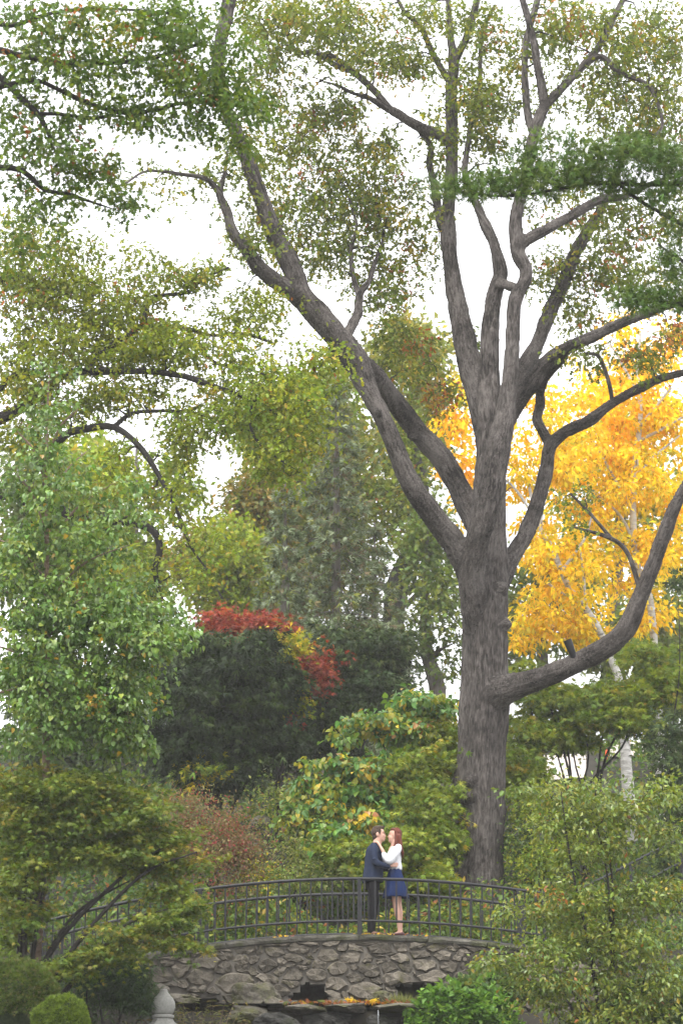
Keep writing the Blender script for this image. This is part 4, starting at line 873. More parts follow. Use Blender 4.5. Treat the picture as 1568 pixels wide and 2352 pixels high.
crown(fo, [(100, 50, 130, 70, 50, yf, 1, G_OAK_D), (250, 60, 120, 65, 42, yf, 1, G_OAK), (180, 150, 160, 55, 48, yf, 1), (420, 55, 95, 60, 44, yf - .3, .8), (410, 160, 95, 65, 42, yf - .3, .8), (520, 215, 75, 50, 41, yf - .5, .6), (575, 245, 50, 34, 18, yf - .6, .5), (200, 250, 140, 40, 28, yf, .8), (330, 262, 90, 45, 22, yf, .8), (130, 345, 100, 38, 26, yf, .8), (210, 385, 70, 34, 20, yf, .6), (290, 470, 55, 32, 14, yf, .5), (50, 420, 60, 40, 11, yf, .6), (90, 480, 70, 30, 9, yf, .6), (40, 320, 60, 50, 15, yf, .7), (450, 285, 70, 30, 15, yf - .4, .5), (40, 250, 60, 50, 14, yf, .7), (520, 130, 50, 50, 11, yf - .3, .5), (60, 140, 70, 50, 15, yf, .7), (545, 320, 40, 40, 10, yf - .5, .4), (30, 560, 50, 60, 8, yf, .6), (120, 560, 60, 40, 5, yf, .6), (330, 20, 80, 40, 15, yf, .7), (250, 160, 300, 180, 110, yf, 1.2), (120, 380, 180, 120, 50, yf, 1), (480, 140, 140, 150, 50, yf - .3, .8)],
 G_OAK_D, 'oak', .078, per=20, sr=.105, flat=.6, tilt=.8, droop=.5, seed=41, skel=sk, maxlen=2.2, twig_r=.009, rmin=.002)

# --- white pine boughs hanging in from the right, nearer than the oak
yp = -14.0
pb = np.array((6.6, yp, float(gz(6.6, yp))))
pt = [(np.vstack([pb - (0, 0, .2), W(1900, 1500, yp), W(1890, 900, yp), W(1880, 400, yp), W(1880, 0, yp), W(1880, -300, yp)]), np.array((.32, .27, .24, .19, .14, .1)))]
for pts in ([(1882, 470, 16), (1700, 430, 9), (1568, 420, 7), (1480, 425, 6), (1400, 420, 5.5), (1330, 425, 5), (1250, 440, 4), (1150, 450, 3), (1050, 440, 2)],
            [(1884, 600, 16), (1720, 560, 8), (1600, 530, 6), (1500, 480, 5), (1440, 440, 4), (1400, 400, 3)],
            [(1886, 760, 15), (1720, 720, 8), (1568, 700, 6), (1500, 690, 4), (1430, 690, 3)],
            [(1886, 700, 14), (1700, 640, 7), (1568, 600, 5), (1510, 560, 3)],
            [(1884, 350, 13), (1720, 340, 7), (1568, 370, 5), (1450, 350, 4), (1350, 350, 3)]): pt.append(px_path(pts, yp))
po, sk = tree('white pine with feathery dark green boughs crossing in front of the oak limbs', pb, pt, 'dark_bark', 'pine_tree')
crown(po, [(1020, 432, 60, 18, 22, yp, .35), (1120, 428, 90, 26, 44, yp, .5), (1240, 410, 100, 40, 60, yp, .6), (1350, 370, 90, 50, 56, yp, .6), (1450, 350, 100, 48, 66, yp, .6), (1540, 370, 60, 60, 50, yp, .6), (1200, 360, 50, 20, 16, yp, .4), (1270, 320, 50, 20, 8, yp, .3), (1530, 440, 60, 30, 22, yp, .5), (1545, 560, 34, 70, 26, yp, .4), (1500, 690, 80, 22, 34, yp, .4), (1440, 690, 50, 20, 18, yp, .3), (1550, 640, 30, 40, 14, yp, .4), (1420, 420, 60, 24, 22, yp, .4)],
 G_PINE, 'tuft', .1, per=12, sr=.08, flat=.6, tilt=1., droop=-.1, mat='needle', seed=43, skel=sk, maxlen=1.6, twig_r=.005, rmin=.0016)

# --- pale green birch, left
yb = -4.0
bb = ground_at(100, yb)
bt = [(np.vstack([bb - (0, 0, .2), W(104, 1900, yb), W(106, 1700, yb), W(107, 1500, yb), W(108, 1300, yb), W(107, 1100, yb), W(110, 930, yb), W(116, 840, yb)]), np.array((.075, .062, .055, .046, .036, .026, .015, .006)))]
r = np.random.default_rng(50)
for i, (y0, xe, ye) in enumerate([(1650, 350, 1560), (1600, 420, 1470), (1560, -60, 1470), (1500, 470, 1400), (1470, 300, 1320), (1440, -70, 1330), (1380, 330, 1240), (1330, -60, 1220), (1280, 260, 1110), (1230, 30, 1080), (1180, 220, 1020), (1120, 40, 990), (1060, 180, 940), (1640, 300, 1660), (1580, -40, 1600)]):
    dz = r.uniform(-1, 1); bt.append(px_path([(107, y0, 3, yb), (107 + (xe - 107) * .4, y0 + (ye - y0) * .55 - 10, 2.2, yb + dz * .5), (xe, ye, 1, yb + dz)], yb))
bo, sk = tree('slender pale birch with fresh green heart leaves left of the dark yews', bb, bt, 'brown_bark', 'birch_tree', seg=12)
BI = [(120, 860, 40, 40, 3, yb, .5), (110, 960, 70, 50, 9, yb, .8), (120, 1050, 100, 50, 12, yb, 1), (120, 1130, 130, 55, 16, yb, 1.1), (150, 1220, 160, 60, 23, yb, 1.2), (170, 1300, 190, 60, 29, yb, 1.3), (200, 1380, 210, 60, 36, yb, 1.4), (260, 1420, 190, 50, 42, yb, 1.2), (200, 1460, 220, 60, 61, yb, 1.4), (340, 1470, 110, 40, 28, yb - .5, .8), (180, 1540, 200, 55, 56, yb, 1.3), (160, 1610, 190, 50, 47, yb, 1.2), (280, 1640, 100, 34, 22, yb - .3, .8), (110, 1680, 140, 50, 28, yb, 1.1), (280, 1700, 80, 36, 19, yb, .8), (60, 1400, 90, 80, 25, yb, 1), (40, 1250, 70, 80, 16, yb, 1), (50, 1560, 80, 60, 20, yb, 1), (300, 1560, 90, 60, 22, yb, 1), (170, 1180, 210, 170, 29, yb, 1.4), (330, 1400, 120, 60, 15, yb, 1)]
bcr = crown(bo, BI, G_BIRCH, 'heart', .075, per=44, sr=.17, flat=.35, tilt=.5, droop=.8, mat='leaf_gloss', seed=51, skel=sk, bark='brown_bark', maxlen=1.8, twig_r=.006, rmin=.0016, mix=.3)

# --- golden birches, right
yy = 15.0
g1 = ground_at(1512, yy)
t1 = [(np.vstack([g1 - (0, 0, .2), px_path([(1512, 1640, 9), (1505, 1526, 9), (1498, 1440, 8.5), (1490, 1373, 8), (1466, 1313, 8), (1453, 1202, 7.5), (1457, 1074, 7), (1470, 946, 6), (1463, 852, 5), (1470, 760, 3)], yy)[0]]), np.concatenate([[.16], px_path([(0, 1640, 9), (0, 1526, 9), (0, 1440, 8.5), (0, 1373, 8), (0, 1313, 8), (0, 1202, 7.5), (0, 1074, 7), (0, 946, 6), (0, 852, 5), (0, 760, 3)], yy)[1]]))]
for pts in ([(1468, 980, 4), (1500, 940, 3.5), (1540, 890, 2.5)], [(1470, 1010, 4), (1520, 985, 3), (1580, 950, 2.5)], [(1455, 1180, 4), (1400, 1080, 3), (1360, 1010, 2)], [(1456, 1100, 4), (1500, 1050, 3), (1560, 1000, 2)], [(1462, 900, 4), (1430, 840, 3), (1400, 790, 2)], [(1453, 1240, 4), (1420, 1180, 3), (1350, 1120, 2)]): t1.append(px_path(pts, yy))
b1, sk1 = tree('golden yellow birch with a straight white trunk right of the oak', g1, t1, 'birch_bark', 'birch_tree', group=None, seg=12)
crown(b1, [(1400, 880, 150, 80, 46, yy + .6, 2, G_ORG), (1480, 1050, 100, 130, 61, yy + .6, 2), (1390, 1130, 130, 110, 66, yy + .6, 2.2), (1460, 1280, 110, 90, 42, yy + .6, 1.8), (1500, 820, 80, 55, 19, yy + .6, 1.5, G_ORG), (1530, 930, 60, 60, 17, yy + .6, 1.4), (1550, 1200, 40, 120, 20, yy + .6, 1.2), (1400, 980, 130, 70, 36, yy + .6, 2, G_ORG), (1470, 1400, 80, 60, 17, yy + .6, 1.2), (1540, 760, 50, 40, 7, yy + .6, 1, G_YG), (1420, 750, 70, 40, 8, yy + .6, 1, G_ORG)],
 G_YEL, 'diamond', .17, per=42, sr=.23, flat=.4, tilt=.7, droop=.7, mat='leaf_thin', seed=53, skel=sk1, bark='brown_bark', maxlen=3)
yy = 13.0
g2 = ground_at(1440, yy); q = [(1425, 1600, 9), (1406, 1522, 9), (1380, 1458, 8.5), (1350, 1407, 8), (1303, 1343, 7.5), (1269, 1266, 6.5), (1235, 1202, 5), (1215, 1120, 3)]
t2 = [(np.vstack([g2 - (0, 0, .2), px_path(q, yy)[0]]), np.concatenate([[.16], px_path(q, yy)[1]]))]
for pts in ([(1320, 1375, 4), (1290, 1362, 3.5), (1257, 1340, 3)], [(1345, 1400, 4), (1340, 1330, 3), (1330, 1250, 2)], [(1290, 1310, 4), (1340, 1240, 3), (1360, 1180, 2)], [(1235, 1205, 4), (1180, 1120, 3), (1100, 1060, 2)], [(1240, 1210, 4), (1250, 1100, 3), (1260, 980, 2)]): t2.append(px_path(pts, yy))
b2, sk2 = tree('golden birch whose pale trunk leans left behind the low oak limb', g2, t2, 'birch_bark', 'birch_tree', group=None, seg=12)
crown(b2, [(1300, 1010, 100, 110, 44, yy + .5, 2), (1250, 1250, 70, 110, 31, yy + .5, 1.8), (1265, 1400, 80, 80, 31, yy + .5, 1.5), (1350, 1440, 80, 50, 21, yy + .5, 1.3), (1330, 1320, 80, 80, 26, yy + .5, 1.5), (1065, 1090, 55, 60, 18, yy + .5, 1.2, G_ORG), (1050, 980, 55, 55, 14, yy + .5, 1.2, G_ORG), (1090, 1170, 50, 40, 8, yy + .5, 1), (1205, 1090, 46, 120, 21, yy + .5, 1.5), (1225, 900, 46, 60, 10, yy + .5, 1.2, G_ORG), (1210, 1440, 40, 60, 12, yy + .5, 1), (1060, 900, 40, 40, 5, yy + .5, 1, G_YG)],
 G_YEL, 'diamond', .165, per=42, sr=.22, flat=.4, tilt=.7, droop=.7, mat='leaf_thin', seed=54, skel=sk2, bark='brown_bark', maxlen=3)

# --- grey spruces on the hillside
def spruce(px, top_py, base_py, y, half, label, seed, pal, dens=1.):
    r = np.random.default_rng(seed); top = W(px, top_py, y); base = ground_at(px, y); H = top[2] - base[2]
    o = empty('spruce_tree', base, label, 'tree')
    trunk_obj(o, [(np.array([base - (0, 0, .2), base + (top - base) * .5, top]), np.array((.2, .13, .02)))], 'grey_bark')
    t = Tubes(); C, O = [], []
    z = .06
    while z < .99:
        n = 7; L0 = half * (1 - z) ** .8 + .15
        for k in range(n):
            a = k / n * 6.28 + r.random(); L = L0 * (.65 + .5 * r.random()); s = base + (top - base) * z; d = np.array((math.cos(a), math.sin(a), 0))
            P = np.array([s, s + d * L * .4 + (0, 0, -.1 * L), s + d * L * .8 + (0, 0, -.32 * L), s + d * L + (0, 0, -.3 * L)]); t.add(P, np.array((.022, .016, .01, .004)), step=.5, seg=4)
            m = int((6 + L * 13) * dens); f = r.random(m) ** .6; p = np.stack([np.interp(f, (0, .4, .8, 1), P[:, i]) for i in range(3)], -1)
            sd = np.array((-d[1], d[0], 0)); wv = r.normal(0, .2, m) * (1.25 - f) * min(1, L); C.append(p + sd * wv[:, None] + np.stack([0 * f, 0 * f, -np.abs(r.normal(0, .16, m))], -1)); O.append(np.tile(d, (m, 1)) * .7 + sd * np.sign(wv)[:, None] * .5)
        z += .5 / H * (1 + .2 * r.random())
    tag(t.build('branches', M['grey_bark'], o), kind='stuff')
    C = np.vstack(C); O = np.vstack(O); m = len(C); NLEAF[0] += m * 3
    col = np.clip(pick(pal, m, r) * (1 + r.normal(0, .2, (m, 1))), .005, .6)
    tag(leaf_mesh('crown', C, O, .2 * (.7 + .6 * r.random(m)), 'spray', col, M['needle'], o, r, .8, .25), kind='stuff')
spruce(772, 862, 1650, 20, 2.6, 'tall grey green spruce with drooping branches behind the red maple', 61, G_SPR, 2.6)
spruce(655, 1090, 1650, 18, 1.6, 'smaller thin spruce with a bare pinkish trunk beside the tall spruce', 62, G_SPR, 2.2)
spruce(860, 1200, 1650, 22, 1.9, 'half bare spruce between the tall spruce and the great oak', 63, G_SPR, 2.0)

# --- generic grown plant: several stems from one foot
def shrub(label, px, y, specs, pal, shape, size, seed, per=30, sr=.25, flat=.5, tilt=.6, droop=.3, mat='leaf', bark='dark_bark', stems=7, cat='shrub', name='shrub', stem_r=.025, foot=None, group=None, maxlen=3., mix=.3, h=None, spread=1.):
    r = np.random.default_rng(seed); b = ground_at(px, y) if foot is None else np.array(foot, float)
    o = empty(name, b, label, cat, group); C = np.array([W(s[0], s[1], s[5]) for s in specs]); S = []
    for i in range(stems):
        c = C[r.integers(len(C))] + r.normal(0, .15, 3); s = b + np.array((r.normal(0, .1), r.normal(0, .1), -.1)); L = np.linalg.norm(c - s)
        P = np.array([s, s + (c - s) * .35 * np.array((.6, .6, 1.2)) + r.normal(0, .04 * L, 3), s + (c - s) * .7 * np.array((.9, .9, 1.08)) + r.normal(0, .04 * L, 3), c])
        rr = stem_r * np.array((1, .75, .5, .2)); S.append((P, rr))
        trunk_obj(o, [(P, rr)], bark, 'stem', seg=7, step=.25, furrow=.003, lump=.15)
    return o, crown(o, specs, pal, shape, size, per, sr, flat, tilt, droop, mat, seed, skel_of(S), bark, maxlen=maxlen, twig_r=.005, rmin=.0018, mix=mix)

# dark yews
shrub('big dark green yew mass under the red maple', 520, 11, [(540, 1540, 110, 80, 80, 11, 1.6), (440, 1610, 90, 90, 50, 10.5, 1.5), (590, 1620, 70, 80, 50, 11, 1.4), (490, 1690, 130, 60, 60, 10.5, 1.5), (500, 1770, 100, 40, 24, 10, 1.2), (620, 1720, 50, 40, 20, 10.5, 1.), (470, 1760, 60, 30, 8, 9.6, .5, G_YG), (400, 1720, 50, 40, 14, 10, .8), (375, 1560, 40, 26, 9, 10.5, .8), (650, 1545, 40, 26, 9, 11, .8), (455, 1475, 40, 18, 7, 11, .8), (655, 1690, 40, 24, 8, 10.6, .8), (590, 1475, 40, 20, 8, 11, .8), (345, 1660, 30, 30, 6, 10, .6)], G_YEW, 'spray', .19, 71, per=64, sr=.3, flat=.13, tilt=.7, droop=.6, mat='needle', stems=6, stem_r=.06, name='yew_shrub')
shrub('dark yew with layered branches below the tall spruce', 810, 14, [(800, 1500, 100, 60, 56, 14.5, 1.5, G_YEW2), (830, 1570, 90, 60, 50, 14, 1.5, G_YEW2), (770, 1640, 90, 50, 46, 13.5, 1.5), (720, 1700, 70, 34, 24, 13, 1), (870, 1480, 60, 50, 24, 14.5, 1.2, G_YEW2)], G_YEW, 'spray', .19, 72, per=60, sr=.34, flat=.16, tilt=.7, droop=.6, mat='needle', stems=6, stem_r=.06, name='yew_shrub')
# red Japanese maple with a yellowing side
shrub('scarlet Japanese maple glowing above the dark yew', 640, 13, [(590, 1440, 90, 26, 66, 13, 1.2), (500, 1420, 34, 16, 12, 12.8, .6), (700, 1555, 46, 50, 42, 12.6, .8), (655, 1645, 24, 10, 5, 12.2, .4), (560, 1455, 60, 16, 20, 12.6, .6), (725, 1520, 24, 30, 12, 12.6, .5)], G_RED, 'maple', .14, 73, per=26, sr=.26, flat=.35, tilt=.5, droop=.3, mat='leaf_thin', stems=6, stem_r=.05, name='maple_tree', cat='tree', maxlen=4)
shrub('yellow green maple bush tucked between the two red maple clumps', 655, 12, [(665, 1490, 44, 34, 30, 12.3, .6, G_YG), (660, 1590, 34, 24, 14, 12, .5, G_LIME), (640, 1470, 40, 20, 10, 12.2, .5, G_YG), (680, 1620, 30, 16, 8, 12, .4, G_LIME)], G_YG, 'maple', .13, 74, per=24, sr=.22, flat=.4, mat='leaf_thin', stems=4, stem_r=.03)

# katsura with big heart leaves, arching branches
KAT = [(960, 1610, 70, 20, 22, 7, .9), (860, 1655, 80, 20, 26, 6.5, .8), (800, 1690, 40, 12, 8, 6.2, .5), (930, 1680, 80, 40, 36, 7, 1), (760, 1755, 60, 14, 14, 5.5, .5), (830, 1765, 70, 20, 26, 5.6, .6), (900, 1760, 80, 36, 36, 6.2, .9), (780, 1810, 70, 26, 26, 5.4, .7), (870, 1820, 90, 40, 46, 5.8, .9), (740, 1850, 60, 24, 18, 5, .5), (830, 1880, 90, 40, 36, 5.2, .8), (1000, 1640, 60, 40, 24, 7.4, .8), (690, 1880, 50, 20, 12, 5, .4), (760, 1920, 80, 34, 24, 4.6, .6), (700, 1800, 40, 12, 7, 5.4, .4), (900, 1900, 70, 30, 18, 5, .6)]
ko, kcr = shrub('katsura bush with big green and yellow heart leaves on arching branches', 960, 7, KAT, G_KAT, 'heart', .118, 75, per=28, sr=.17, flat=.25, tilt=.4, droop=.8, mat='leaf_gloss', stems=9, stem_r=.03, name='katsura_bush')
# olive shrubs right behind the couple and round the oak
shrub('olive green bush directly behind the couple', 980, 4.6, [(980, 1850, 80, 70, 70, 4.8, .9), (1000, 1930, 60, 60, 50, 4.4, .8), (920, 1940, 80, 50, 50, 4, .8), (960, 1760, 80, 50, 50, 5.6, .9), (880, 2000, 90, 40, 36, 3.6, .6), (1010, 1700, 50, 50, 30, 6.6, .7), (1000, 2020, 40, 40, 24, 3.6, .5), (820, 1960, 80, 40, 36, 3.8, .6)], G_OLV, 'maple', .12, 76, per=40, sr=.2, flat=.22, mat='leaf', stems=9)
shrub('grey green low bush beside the hillside boulders', 670, 5, [(700, 1950, 80, 36, 36, 4.6, .7), (680, 1870, 70, 34, 30, 5.4, .7), (720, 1900, 60, 30, 22, 5.2, .6), (660, 1820, 70, 26, 22, 6.4, .7), (760, 2010, 90, 34, 34, 3.8, .6), (660, 2020, 60, 30, 20, 3.6, .5)], [((.17, .21, .05), 4), ((.12, .17, .035), 4), ((.27, .28, .1), 2), ((.3, .28, .04), 1)], 'diamond', .09, 77, per=34, sr=.22, flat=.5, mat='leaf', stems=8)
shrub('barberry bush speckled wine red and brown by the railing', 510, 3.4, [(440, 1850, 60, 30, 34, 3.6, .6), (520, 1900, 70, 44, 50, 3.5, .7), (560, 1960, 50, 50, 40, 3.3, .6), (480, 1960, 80, 50, 50, 3.2, .7), (550, 2040, 50, 40, 26, 3, .5), (430, 1920, 60, 40, 30, 3.4, .6), (590, 2010, 24, 40, 10, 3.1, .3, G_YG)], G_BAR, 'diamond', .065, 78, per=46, sr=.2, flat=.7, tilt=.9, mat='leaf', stems=9, name='barberry_bush')
# shrubs right of the oak
shrub('olive maple bush under the low oak limb', 1340, 8, [(1250, 1600, 70, 40, 44, 8, 1), (1340, 1620, 90, 50, 64, 8, 1.2), (1430, 1590, 80, 50, 50, 8, 1.1), (1220, 1680, 50, 50, 40, 7.4, .9), (1300, 1690, 50, 40, 28, 8.2, .8), (1440, 1650, 90, 40, 44, 7.6, 1), (1200, 1770, 34, 60, 30, 6.6, .7), (1530, 1560, 50, 60, 34, 8, 1), (1480, 1500, 60, 40, 22, 8, 1), (1180, 1560, 30, 40, 10, 8, .7)], G_OLV, 'maple', .13, 79, per=40, sr=.24, flat=.2, mat='leaf', stems=10, stem_r=.04, name='maple_tree', cat='tree')
shrub('dark evergreen at the edge behind the steps', 1540, 7, [(1550, 1800, 50, 90, 50, 7, .9), (1560, 1960, 50, 70, 40, 6.5, .8), (1545, 1690, 40, 50, 24, 7, .8), (1560, 1330, 20, 30, 6, 7, .5)], G_YEW2, 'spray', .17, 80, per=24, sr=.25, mat='needle', stems=5, name='yew_shrub')
shrub('shady bush at the foot of the great oak', 1210, 5.6, [(1190, 1930, 40, 50, 30, 5.6, .6, G_YEW2), (1210, 1860, 50, 40, 30, 6, .7), (1230, 1990, 50, 40, 30, 5, .6), (1180, 1830, 24, 40, 14, 6, .5), (1290, 1950, 60, 50, 34, 5, .7)], G_OLV, 'diamond', .09, 81, per=32, sr=.22, stems=7)
# serviceberry standing nearer the camera, right
yn = -5.0
SV = [(1330, 1820, 110, 36, 26, yn, .8), (1290, 1890, 80, 36, 20, yn, .8), (1400, 1880, 110, 50, 36, yn, .9), (1480, 1830, 90, 50, 28, yn, .8), (1530, 1920, 60, 50, 16, yn, .7), (1370, 1960, 100, 40, 28, yn, .8), (1330, 2050, 100, 34, 26, yn - .3, .8), (1410, 2060, 110, 44, 34, yn, .9), (1510, 2050, 80, 50, 28, yn, .8), (1190, 2085, 40, 12, 6, yn - .4, .4), (1290, 2110, 70, 30, 16, yn, .5), (1260, 2180, 90, 26, 22, yn - .4, .7), (1350, 2160, 100, 44, 34, yn, .9), (1470, 2170, 110, 60, 42, yn, .9), (1160, 2205, 80, 16, 14, yn - .4, .4), (1290, 2250, 120, 40, 38, yn - .3, .9), (1420, 2280, 120, 60, 40, yn, .9), (1530, 2270, 60, 60, 22, yn, .7), (1340, 2330, 110, 40, 28, yn - .2, .8), (1215, 1812, 50, 14, 7, yn, .4), (1490, 2350, 90, 40, 20, yn, .8), (1240, 2290, 60, 30, 10, yn, .5)]
so, scr = shrub('tall loose serviceberry with thin stems and yellowing leaves covering the bridge end', 1385, yn, SV, G_SRV, 'diamond', .085, 82, per=36, sr=.19, flat=.25, tilt=.5, droop=.35, mat='leaf_gloss', stems=11, stem_r=.032, name='serviceberry_bush', maxlen=2.5)
# Japanese maple, lower left
ym = -4.2
JM = [(120, 1800, 120, 44, 48, ym, .9), (240, 1820, 110, 40, 40, ym, .8), (60, 1880, 90, 50, 40, ym, .9), (180, 1890, 120, 44, 48, ym, .9), (310, 1880, 100, 40, 36, ym, .8), (400, 1930, 60, 34, 16, ym, .5), (90, 1960, 110, 34, 36, ym, .9), (240, 1960, 110, 34, 36, ym, .8), (350, 1990, 80, 26, 22, ym, .6), (60, 2090, 80, 40, 24, ym, .8), (390, 2040, 60, 20, 13, ym, .5), (300, 2140, 70, 22, 17, ym - .4, .5), (380, 2110, 70, 20, 16, ym - .4, .5), (440, 2085, 34, 12, 5, ym - .5, .3), (250, 2190, 70, 22, 17, ym - .3, .5), (170, 2220, 60, 24, 13, ym - .3, .5), (40, 2020, 60, 50, 19, ym, .8), (30, 2180, 50, 50, 14, ym, .6), (20, 1800, 40, 40, 12, ym, .6), (430, 2170, 50, 14, 6, ym - .5, .3), (460, 1985, 30, 12, 4, ym, .3)]
jo, jcr = shrub('green Japanese maple with bronze tinged tiers hiding the bridge end', 90, ym, JM, G_JM, 'maple', .08, 83, per=66, sr=.21, flat=.12, tilt=.4, mix=.22, droop=.25, mat='leaf', stems=11, stem_r=.05, name='maple_tree', cat='tree', maxlen=2.5)
shrub('drooping dark green laceleaf maple beside the stone finial', 280, -3.2, [(270, 2230, 60, 30, 30, -3.2, .5), (300, 2270, 40, 30, 22, -3.3, .4), (220, 2260, 60, 40, 26, -3, .5), (330, 2300, 24, 20, 8, -3.4, .3)], [((.035, .07, .02), 4), ((.05, .095, .025), 3), ((.025, .05, .018), 3)], 'blade', .12, 84, per=34, sr=.2, flat=.5, tilt=.5, droop=1.2, stems=6)
# low mounds bottom left
def mound(label, px, py, rx, ry, y, pal, seed, n, size=.045, shape='spray'):
    """clipped dwarf shrub: a dense leafy dome"""
    r = np.random.default_rng(seed); c = W(px, py, y); m = MPP(px, py, y); a = np.array((rx * m, rx * m * .8, ry * m)); b = np.array((c[0], y, float(gz(c[0], y))))
    o = empty('dwarf_shrub', b, label, 'shrub')
    v = unit(r.normal(0, 1, (n, 3))); v[:, 2] = np.abs(v[:, 2]) * 1.0 - .25; v[:, 1] = -np.abs(v[:, 1]) * .9 + .35 * r.random(n); v = unit(v); k = 1 + .34 * (vnoise(v * 2.6 + seed) - .5) + .16 * (vnoise(v * 6 + seed) - .5) + r.normal(0, .03, n)
    P = c + v * a * k[:, None]; col = np.clip(pick(pal, n, r) * (1 + r.normal(0, .22, (n, 1))), .005, .6)
    tag(leaf_mesh('foliage', P, v, size * (.7 + .6 * r.random(n)), shape, col, M['leaf'], o, r, .9, .1), kind='stuff')
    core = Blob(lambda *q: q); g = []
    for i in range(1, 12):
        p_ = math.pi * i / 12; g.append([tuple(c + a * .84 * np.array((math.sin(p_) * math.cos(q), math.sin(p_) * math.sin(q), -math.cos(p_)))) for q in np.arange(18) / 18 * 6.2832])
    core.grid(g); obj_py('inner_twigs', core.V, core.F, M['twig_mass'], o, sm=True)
    trunk_obj(o, [(np.array([b - (0, 0, .1), (b + c) / 2, c]), np.array((.05, .04, .03)))], 'dark_bark', 'stem')
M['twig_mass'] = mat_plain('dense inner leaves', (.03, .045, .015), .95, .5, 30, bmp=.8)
mound('mossy green dwarf conifer mound in the corner by the pond', 40, 2300, 90, 90, -6.5, [((.075, .12, .02), 4), ((.11, .15, .03), 3), ((.16, .15, .06), 1.5)], 91, 7000, .055)
mound('smaller bright green clipped mound in front of the mossy mound', 140, 2352, 62, 58, -7.2, [((.12, .18, .02), 4), ((.16, .22, .03), 3), ((.07, .11, .015), 2)], 92, 5000, .045)
# bright ground cover at the right bank
def carpet(label, name, px, py, rx, ry, y, pal, seed, n, size, shape='heart', mat='leaf'):
    r = np.random.default_rng(seed); c = W(px, py, y); m = MPP(px, py, y); b = np.array((c[0], y, float(gz(c[0], y)))); o = empty(name, b, label, 'plant')
    v = unit(r.normal(0, 1, (n, 3))); v[:, 2] = np.abs(v[:, 2]); k = r.random(n)[:, None] ** .25
    a = np.array((rx * m, rx * m * .55, ry * m * 2)); P = c - (0, 0, ry * m) + v * a * k * (1 + .8 * (vnoise(v * 3 + seed)[:, None] - .5)); col = np.clip(pick(pal, n, r) * (1 + r.normal(0, .2, (n, 1))), .005, .6)
    tag(leaf_mesh('foliage', P, v * .6, size * (.7 + .6 * r.random(n)), shape, col, M[mat], o, r, .45, .15), kind='stuff')
    S = []
    for i in range(14):
        q = P[r.integers(n)]; trunk_obj(o, [(np.array([b + (r.normal(0, .12), r.normal(0, .08), -.1), (b + q) / 2 + (0, 0, .05), q]), np.array((.008, .006, .003)))], 'brown_bark', 'stem', seg=5, step=.3, furrow=0, lump=0)
    return o
carpet('bright green leafy ground cover spilling beside the waterfall', 'ground_cover_plant', 1075, 2310, 120, 48, -1.6, G_COV, 93, 3600, .085)
carpet('duller green ground cover beyond the bright one under the serviceberry', 'ground_cover_plant', 1130, 2262, 110, 34, -.9, [((.09, .15, .035), 4), ((.07, .12, .03), 4), ((.16, .17, .04), 2)], 94, 3000, .08)
carpet('dark leafy plant in the corner under the serviceberry', 'ground_cover_plant', 1500, 2330, 140, 60, -4, [((.06, .11, .035), 4), ((.09, .14, .05), 3)], 95, 3600, .1)
# background woodland
def bgtree(label, px, y, top_py, bot_py, half_px, pal, seed, n, shape='diamond', size=.28, per=38, bark='grey_bark', r0=.25, sr=.42, nl=7, lean=0, mat='leaf'):
    b = ground_at(px, y); top = W(px + lean, top_py + 60, y); paths = auto_limbs(b, top, r0, nl, half_px * MPP(px, top_py, y) * .9, seed)
    o, sk = tree(label, b, paths, bark, 'woodland_tree', group='woodland trees on the hilltop')
    cy = (top_py + bot_py) / 2; ry = (bot_py - top_py) / 2; m = MPP(px, cy, y); r = np.random.default_rng(seed); sp = []
    for i in range(9):
        a = r.random() * 6.28; f = .62 * r.random() ** .5; sp.append((px + lean * .6 + half_px * f * math.cos(a) * 1.1, cy + ry * f * math.sin(a) * 1.1, half_px * .48, ry * .36, max(2, n // 9), y + r.normal(0, .4) * half_px * m, half_px * m * .5))
    crown(o, sp, pal, shape, size, per, sr, .5, .7, .4, mat, seed, sk, bark, maxlen=5, twig_r=.02, rmin=.005)
bgtree('tall lime green tree behind the spruce top', 690, 34, 760, 1300, 190, G_LIME, 101, 330)
bgtree('olive and orange tipped tree showing between oak limb and spruce', 930, 32, 690, 1120, 130, [((.2, .22, .04), 4), ((.28, .26, .04), 3), ((.15, .18, .04), 3), ((.4, .3, .04), 1.5)], 102, 190)
bgtree('bronze brown tree left of the spruces', 540, 27, 1020, 1440, 120, G_BRN, 103, 420, size=.22)
bgtree('bright yellow green tree above the red maple', 520, 24, 1180, 1480, 110, G_LIME, 104, 170, size=.18, shape='oak')
bgtree('mid green tree closing the hilltop behind the birch crown', 300, 30, 930, 1480, 210, G_LIME, 105, 300)
bgtree('green tree at the hilltop behind the birch trunk', 90, 32, 900, 1500, 190, [((.12, .17, .04), 4), ((.09, .14, .03), 4), ((.18, .2, .05), 2)], 106, 280)
bgtree('leafy green oak behind the bare gap left of the great trunk', 985, 26, 1130, 1640, 90, [((.09, .14, .03), 5), ((.12, .17, .03), 4), ((.17, .2, .03), 2)], 107, 130, shape='oak', size=.2)
bgtree('dark trunked oak with a thick straight stem behind the spruce', 935, 28, 900, 1350, 120, G_OAK, 108, 120, bark='dark_bark', r0=.36, nl=5, shape='oak', size=.2)
bgtree('far golden tree behind the right birches', 1420, 34, 760, 1500, 200, G_YG, 109, 200)
bgtree('far green tree at the hilltop behind the golden leaning birch', 1240, 36, 1180, 1650, 150, [((.11, .16, .03), 4), ((.16, .19, .03), 3)], 110, 150)
bgtree('far green tree at the hilltop behind the upright golden birch', 1500, 30, 1330, 1700, 130, [((.1, .14, .03), 4), ((.15, .17, .03), 3)], 111, 140)
bgtree('dark low tree in the shade behind the yews', 420, 22, 1380, 1720, 150, G_YEW2, 112, 220, size=.2)
